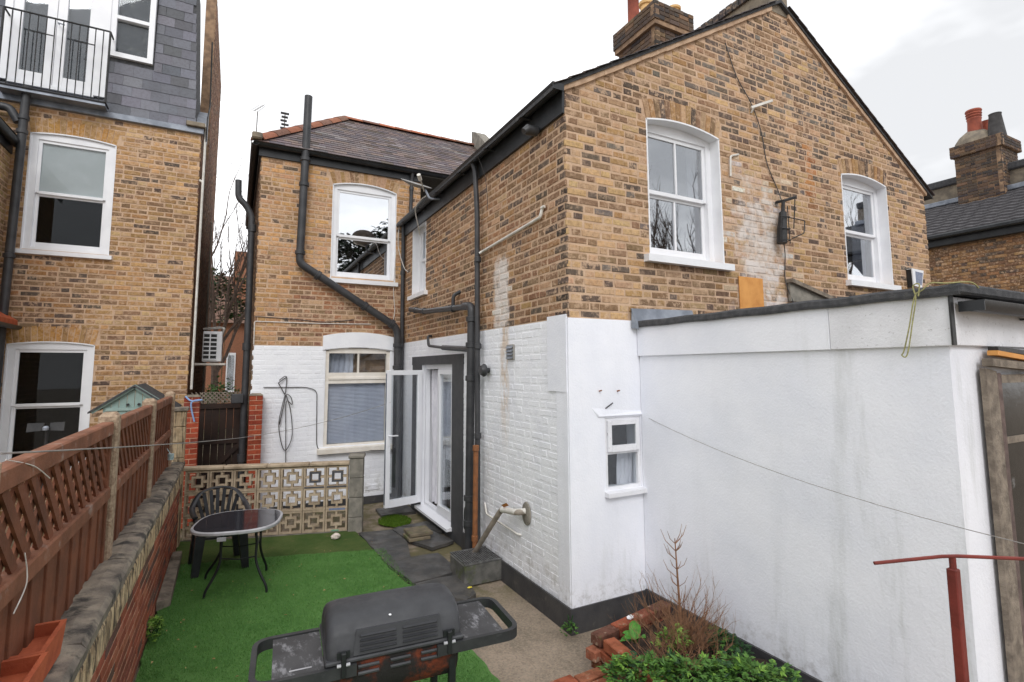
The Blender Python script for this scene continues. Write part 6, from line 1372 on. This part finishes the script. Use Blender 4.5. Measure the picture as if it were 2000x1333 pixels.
leafy('leafy_plant', 'bright green shoots among the brown twigs', .20, -1.04, .30, .12, .10, .09, 120, ['leaf_light', 'leaf'], 6, .036)
leafy('weed', 'small green weed at the foot of the white house corner', -.06, -.05, .03, .07, .06, .07, 60, ['leaf', 'leaf_dark'], 61, .03, 'weed', 3)
leafy('weed', 'green weed growing at the foot of the boundary wall', -3.27, 1.62, .06, .05, .16, .1, 120, ['leaf_light', 'leaf'], 62, .035, 'weed', 3)
o = pebble(.018, 71, 1.6, .5, .5).build('plastic_clip', plain('yellow_plastic', lin(226,206,70), None, 5, .5)); o.location = (-.47, 1.2, .035); tag(o, 'tiny yellow plastic clip on the path by the drain', 'clip')
m = MB(); m.add([(-.12,1.10,.83),(-.17,1.06,.87),(-.14,1.0,.90),(-.09,1.04,.86)], [(0,1,2,3)]); m.add([(-.12,1.10,.828),(-.17,1.06,.868),(-.14,1.0,.898),(-.09,1.04,.858)], [(0,3,2,1)]); tag(m.build('dry_leaf', plain('orange_dry_leaf', lin(190,130,60), lin(160,100,46), 40, .8)), 'orange dry leaf caught on the white waste pipe', 'leaf')
t = thing('broad_leaf_plant', 'low plant with broad green leaves beside the planter bricks', 'plant', (.02, -.82, .2)); q = random.Random(9); m = MB()
for (dx, dy, dz, l_) in ((.1, .12, .55, .17), (-.16, -.02, .3, .13), (-.1, .14, .35, .12), (.05, -.15, .4, .12), (-.2, .1, .15, .12)):
    d = Vector((dx, dy, dz*.35)).normalized(); p = Vector((.02, -.82, .24)); s_ = d.cross(Vector((0, 0, 1))).normalized(); V = []; F = []; K = 7
    for k in range(K+1):
        u = k/K; wd = .045*math.sin(math.pi*min(1, u*.92+.08))**.8; c_ = p+d*l_*u+Vector((0, 0, .09*u-.11*u*u)); V += [c_-s_*wd+Vector((0, 0, .012)), c_, c_+s_*wd+Vector((0, 0, .012))]
    for k in range(K): F += [(3*k, 3*k+1, 3*k+4, 3*k+3), (3*k+1, 3*k+2, 3*k+5, 3*k+4)]
    mm = MB(); mm.add(V, F); cp(t, mm, 'leaf', 'leaf_big', True)
def branchy(m, p, d, L_, r_, depth, q, spread_=.6, up=.15, nmin=2, nmax=3):
    pts = [Vector(p)]; d = Vector(d).normalized(); n = 4
    for i in range(n):
        d = (d+Vector((q.uniform(-.16, .16), q.uniform(-.16, .16), q.uniform(-.08, .12)+up*.2))).normalized(); pts.append(pts[-1]+d*L_/n)
    m.tube(pts, [r_*(1-.5*i/n) for i in range(n+1)], 6 if r_ > .006 else 4, False)
    if depth <= 0: return
    for i in range(q.randint(nmin, nmax)+1):
        k = q.randint(1, n); dd = (d+Vector((q.uniform(-1, 1), q.uniform(-1, 1), q.uniform(-.4, .7)))*spread_).normalized()
        branchy(m, pts[k], dd, L_*q.uniform(.45, .75), r_*.5, depth-1, q, spread_, up, nmin, nmax)
BU = thing('dead_shrub', 'dead brown twiggy shrub with one tall bare stem in the planter', 'shrub', (.36, -.95, .16)); q = random.Random(21)
m = MB(); st_ = bez([(.365,-.95,.15), (.362,-.95,.38), (.345,-.95,.7), (.33,-.95,1.0)], 5); m.tube(st_, [.016-.0125*i/(len(st_)-1) for i in range(len(st_))], 7); cp(BU, m, 'main_stem', 'twig', True)
m = MB()
for i in range(34):
    k = q.randint(4, len(st_)-2); a = q.uniform(0, 6.28); l_ = q.uniform(.06, .2)*(1.15-k/len(st_)*.5); p = st_[k]; m.tube([p, p+Vector((math.cos(a)*l_*.55, math.sin(a)*l_*.55, l_*.45)), p+Vector((math.cos(a)*l_*.8, math.sin(a)*l_*.8, l_))], [.0035, .0025, .0014], 4, False)
for i in range(50):
    a = q.uniform(0, 6.28); branchy(m, (.34+q.uniform(-.16, .2), -.98+q.uniform(-.14, .12), .2), (math.cos(a)*.9, math.sin(a)*.7, q.uniform(.5, 1.2)), q.uniform(.14, .32), .0046, 2, q, .6)
cp(BU, m, 'twigs', 'twig', False, 'stuff')
m = MB()
for i in range(48):
    a = q.uniform(0, 6.28); branchy(m, (.17+q.uniform(-.24, .26), -1.12+q.uniform(-.16, .16), .22), (math.cos(a), math.sin(a), q.uniform(.3, 1.0)), q.uniform(.12, .24), .0034, 2, q, .8)
cp(BU, m, 'dry_stems', 'twig', False, 'stuff')

# ------------------------------------------------------------------ rotary-line pole and wires
RP = thing('clothes_pole', 'red metal clothes line pole with bent crossbar at the right', 'pole', (.1, -2.87, 0))
MT['redpaint'] = plain('red_oxide_paint', lin(126,52,44), lin(104,42,36), 7, .55, .25, 40, stain=(lin(70,40,34), 9, .58, .7))
cp(RP, MB().box(.063, .103, -2.89, -2.852, -.02, 1.435, .004), 'post', 'redpaint'); cp(RP, MB().tube([(.082, -2.872, 1.43), (.082, -2.872, 1.485)], .014, 8), 'spindle', 'redpaint')
cp(RP, MB().tube([(-.235, -2.716, 1.463), (.03, -2.855, 1.490), (.09, -2.886, 1.491), (.62, -3.155, 1.462)], .0078, 7), 'crossbar', 'redpaint', True)
def wire(name, label, path, r_, mat='wire'): tag(MB().tube(path, r_, 5).build(name, mat), label, 'wire')
wire('washing_line', 'thin washing line from the small window hood to the red pole', sag((.86, -.04, 1.85), (.62, -3.155, 1.47), .10), .0022)
wire('washing_line', 'thin washing line from the fence to the open door', sag((-3.47, -1.58, 2.03), (-2.4, 5.17, 1.29), .02)+sag((-2.4, 5.17, 1.29), (-.58, 4.09, 1.8), .05)[1:], .0038)
wire('loose_wire', 'pale loose wire drooping over the nearest trellis panel', bez([(-3.45,-1.6,2.01), (-3.43,-1.37,1.95), (-3.42,-1.19,1.87)], 6), .0022, 'cable_white')
wire('loose_wire', 'pale loose wire hanging below the middle rail at the left edge', bez([(-3.42,-1.43,1.64), (-3.41,-1.42,1.53), (-3.42,-1.5,1.45)], 6), .0022, 'cable_white')
wire('conduit', 'thin pale cable along the brick above the white painted rear wall', elbow([(-2.49,5.445,2.73), (-2.492,5.445,3.11), (-1.5,5.445,3.11), (-.6,5.445,3.13)], .03), .008, 'cable_white')
wire('cable', 'dark cable along the brick just under the diagonal pipe', bez([(-2.49,5.448,3.19), (-1.9,5.448,3.17), (-1.4,5.448,3.14), (-.9,5.448,3.2)], 6), .006, 'cable')
wire('cable', 'dark cable looping across the white wall to the rear window', elbow([(-2.32,5.44,2.03), (-1.66,5.44,2.02), (-1.49,5.44,1.96), (-1.47,5.44,1.06), (-1.43,5.44,.95), (-.3,5.35,.88)], .08), .007, 'cable')
wire('cable_hank', 'hank of dark cable hanging in a loop on the white rear wall', bez([(-2.09,5.43,2.14), (-1.98,5.42,2.2), (-1.99,5.42,1.92), (-2.03,5.41,1.72), (-2.07,5.41,1.4), (-2.0,5.41,1.05), (-1.93,5.41,1.02), (-1.86,5.41,1.25), (-1.9,5.41,1.65), (-1.97,5.41,1.9), (-1.90,5.41,1.86), (-1.88,5.41,1.74), (-1.97,5.41,1.78), (-1.96,5.41,1.3), (-1.94,5.41,.7)], 6), .007, 'cable')
wire('cable_hank', 'bent dark cable end knotted at the top of the hanging hank', elbow([(-1.97,5.43,2.2), (-2.1,5.42,2.1), (-1.98,5.41,1.88), (-2.06,5.41,1.42)], .01), .008, 'cable')
wire('dish_cable', 'white cable drooping from the satellite dish over the gutter', bez([(-.2,3.62,5.03), (-.2,3.9,5.04), (-.19,4.2,4.98), (-.12,4.27,4.75), (-.04,4.4,4.6)], 6), .009, 'cable_white')
wire('aerial_cable', 'white cable drooping beside the rear upstairs window', bez([(-.12,5.42,5.0), (-.13,5.42,4.6), (-.05,5.3,4.2), (.0,5.2,4.1)], 6), .007, 'cable_white')
wire('window_cable', 'pale cable hanging under the right end of the rear window sill', bez([(-.17,5.44,4.5), (-.2,5.44,3.8), (-.17,5.44,3.4), (-.2,5.44,3.2)], 6), .007, 'cable_white')
wire('gutter_wire', 'thin wire hanging from the eaves beside the black downpipe', bez([(-.17,1.75,5.05), (-.05,1.72,4.7), (-.03,1.7,4.3)], 5), .004, 'cable')
# satellite dish on the eaves
DS = thing('satellite_dish', 'grey satellite dish seen from below on the black eaves', 'satellite dish', (-.2, 3.5, 5.1))
ax = Vector((-.75, .45, -.0)).normalized(); dm = Matrix.Translation((-.36, 3.66, 5.16)) @ Vector((.12, -.42, .9)).to_track_quat('Z', 'Y').to_matrix().to_4x4()
m = MB(dm); m.lathe([(.0, 0), (.1, .008), (.17, .026), (.24, .052), (.25, .06), (.238, .058), (.16, .033), (.0, .01)], n=24, caps=False); cp(DS, m, 'dish', plain('grey_dish_metal', lin(150,148,146), lin(128,124,120), 9, .6), True)
cp(DS, MB().tube(elbow([(-.03, 3.44, 4.95), (-.2, 3.44, 4.93), (-.26, 3.5, 5.10)], .05), .018, 8), 'bracket', 'lead', True)
cp(DS, MB().tube([(-.27, 3.5, 5.06), (-.42, 3.25, 5.17)], .011, 6), 'feed_arm', 'white_pipe'); cp(DS, MB().tube([(-.40, 3.29, 5.15), (-.45, 3.22, 5.20)], .03, 8), 'feed_horn', 'white_pipe', True)
# TV aerials on the roof behind
t = thing('tv_aerial', 'thin television aerial at the left corner of the hipped roof', 'aerial', (-2.55, 8, 6.1)); cp(t, MB().tube([(-2.56, 8, 6.1), (-2.545, 8, 7.85)], .012, 6), 'mast', 'wire')
cp(t, MB().tube([(-2.62, 7.7, 7.72), (-2.40, 8.5, 8.28)], .008, 5), 'boom', 'wire')
for k in range(6): p = Vector((-2.60, 7.78, 7.77)).lerp(Vector((-2.43, 8.4, 8.2)), k/5); cp(t, MB().tube([p+Vector((-.11+.01*k, .03, .03)), p+Vector((.11-.01*k, -.03, -.03))], .005, 4), 'element', 'wire')
t = thing('tv_aerial', 'dark log aerial rising behind the red hip tiles', 'aerial', (-2.03, 8, 6.6)); cp(t, MB().tube([(-2.03, 8, 6.5), (-2.0, 8, 7.95)], .011, 6), 'mast', 'wire')
for k in range(6): z = 7.5+k*.085; cp(t, MB().box(-2.07-.02*(k % 2), -1.96+.02*(k % 3), 7.97, 8.02, z, z+.03), 'element', 'metal_dark')
# ------------------------------------------------------------------ trees: bare tree beyond the alley, garden trees mirrored in the windows
def bare_tree(label, x, y, h, seed, depth=5, r0=.12, mat='twig_dark'):
    t = thing('bare_tree', label, 'tree', (x, y, 0)); q = random.Random(seed); m = MB(); m.tube([(x, y, -.05), (x+.05, y, h*.2), (x+.02, y+.05, h*.38)], [r0, r0*.8, r0*.65], 9); cp(t, m, 'trunk', mat, True); m = MB()
    for i in range(7): a = i*.9+q.uniform(-.3, .3); branchy(m, (x+.02, y+.04, h*q.uniform(.22, .38)), (math.cos(a)*.55, math.sin(a)*.55, 1), h*.38, r0*.42, depth-1, q, .5, .3, 2, 3)
    cp(t, m, 'branches', mat, False, 'stuff'); return t
bare_tree('bare winter tree with fine twigs beyond the alley', -3.35, 15.5, 8.6, 5, 4, .14)
leafy('ivy_bush', 'brownish green climber beyond the alley, in front of the far house', -3.15, 17, 4.2, .9, .6, 1.5, 900, ['leaf_dark', 'twig', 'leaf'], 14, .16, 'bush', 6)
leafy('evergreen_bush', 'small green bush beyond the alley gate', -3.1, 13.5, 1.4, .5, .4, .5, 500, ['leaf', 'leaf_dark'], 15, .09, 'bush', 4)
def conifer(label, x, y, h, rad, seed, n):
    t = thing('evergreen_tree', label, 'tree', (x, y, 0)); q = random.Random(seed); m = MB(); m.tube([(x, y, -.05), (x, y, h*.9)], [.28, .05], 8); cp(t, m, 'trunk', 'twig_dark', True); m = MB()
    blobs = [(x+q.uniform(-.6, .6)*rad, y+q.uniform(-.5, .5)*rad, h*q.uniform(.3, .95), rad*q.uniform(.25, .5)) for _ in range(16)]
    for i in range(n):
        bx, by, bz, br = q.choice(blobs); a, u = q.uniform(0, 6.28), q.uniform(-1, 1); r_ = br*q.random()**.4; s_ = math.sqrt(1-u*u); leaf(m, (bx+r_*s_*math.cos(a), by+r_*s_*math.sin(a), bz+r_*u*.7), (math.cos(a), math.sin(a), q.uniform(-.5, .3)), q.uniform(.3, .7), .3, q, False)
    cp(t, m, 'crown', 'conifer', False, 'stuff')
conifer('dark evergreen tree mirrored in the rear upstairs window', 5.6, -19, 11.4, 3.8, 31, 9000)
conifer('lower evergreen tree mirrored in the lower sash of the rear upstairs window', 2.0, -20, 7.6, 3.2, 32, 7000)
bare_tree('bare tree mirrored in the larger gable window', 17.5, -14.5, 11.5, 41, 5, .3)
bare_tree('bare tree mirrored in the right-hand gable window', 27, -15, 12.5, 43, 5, .32)
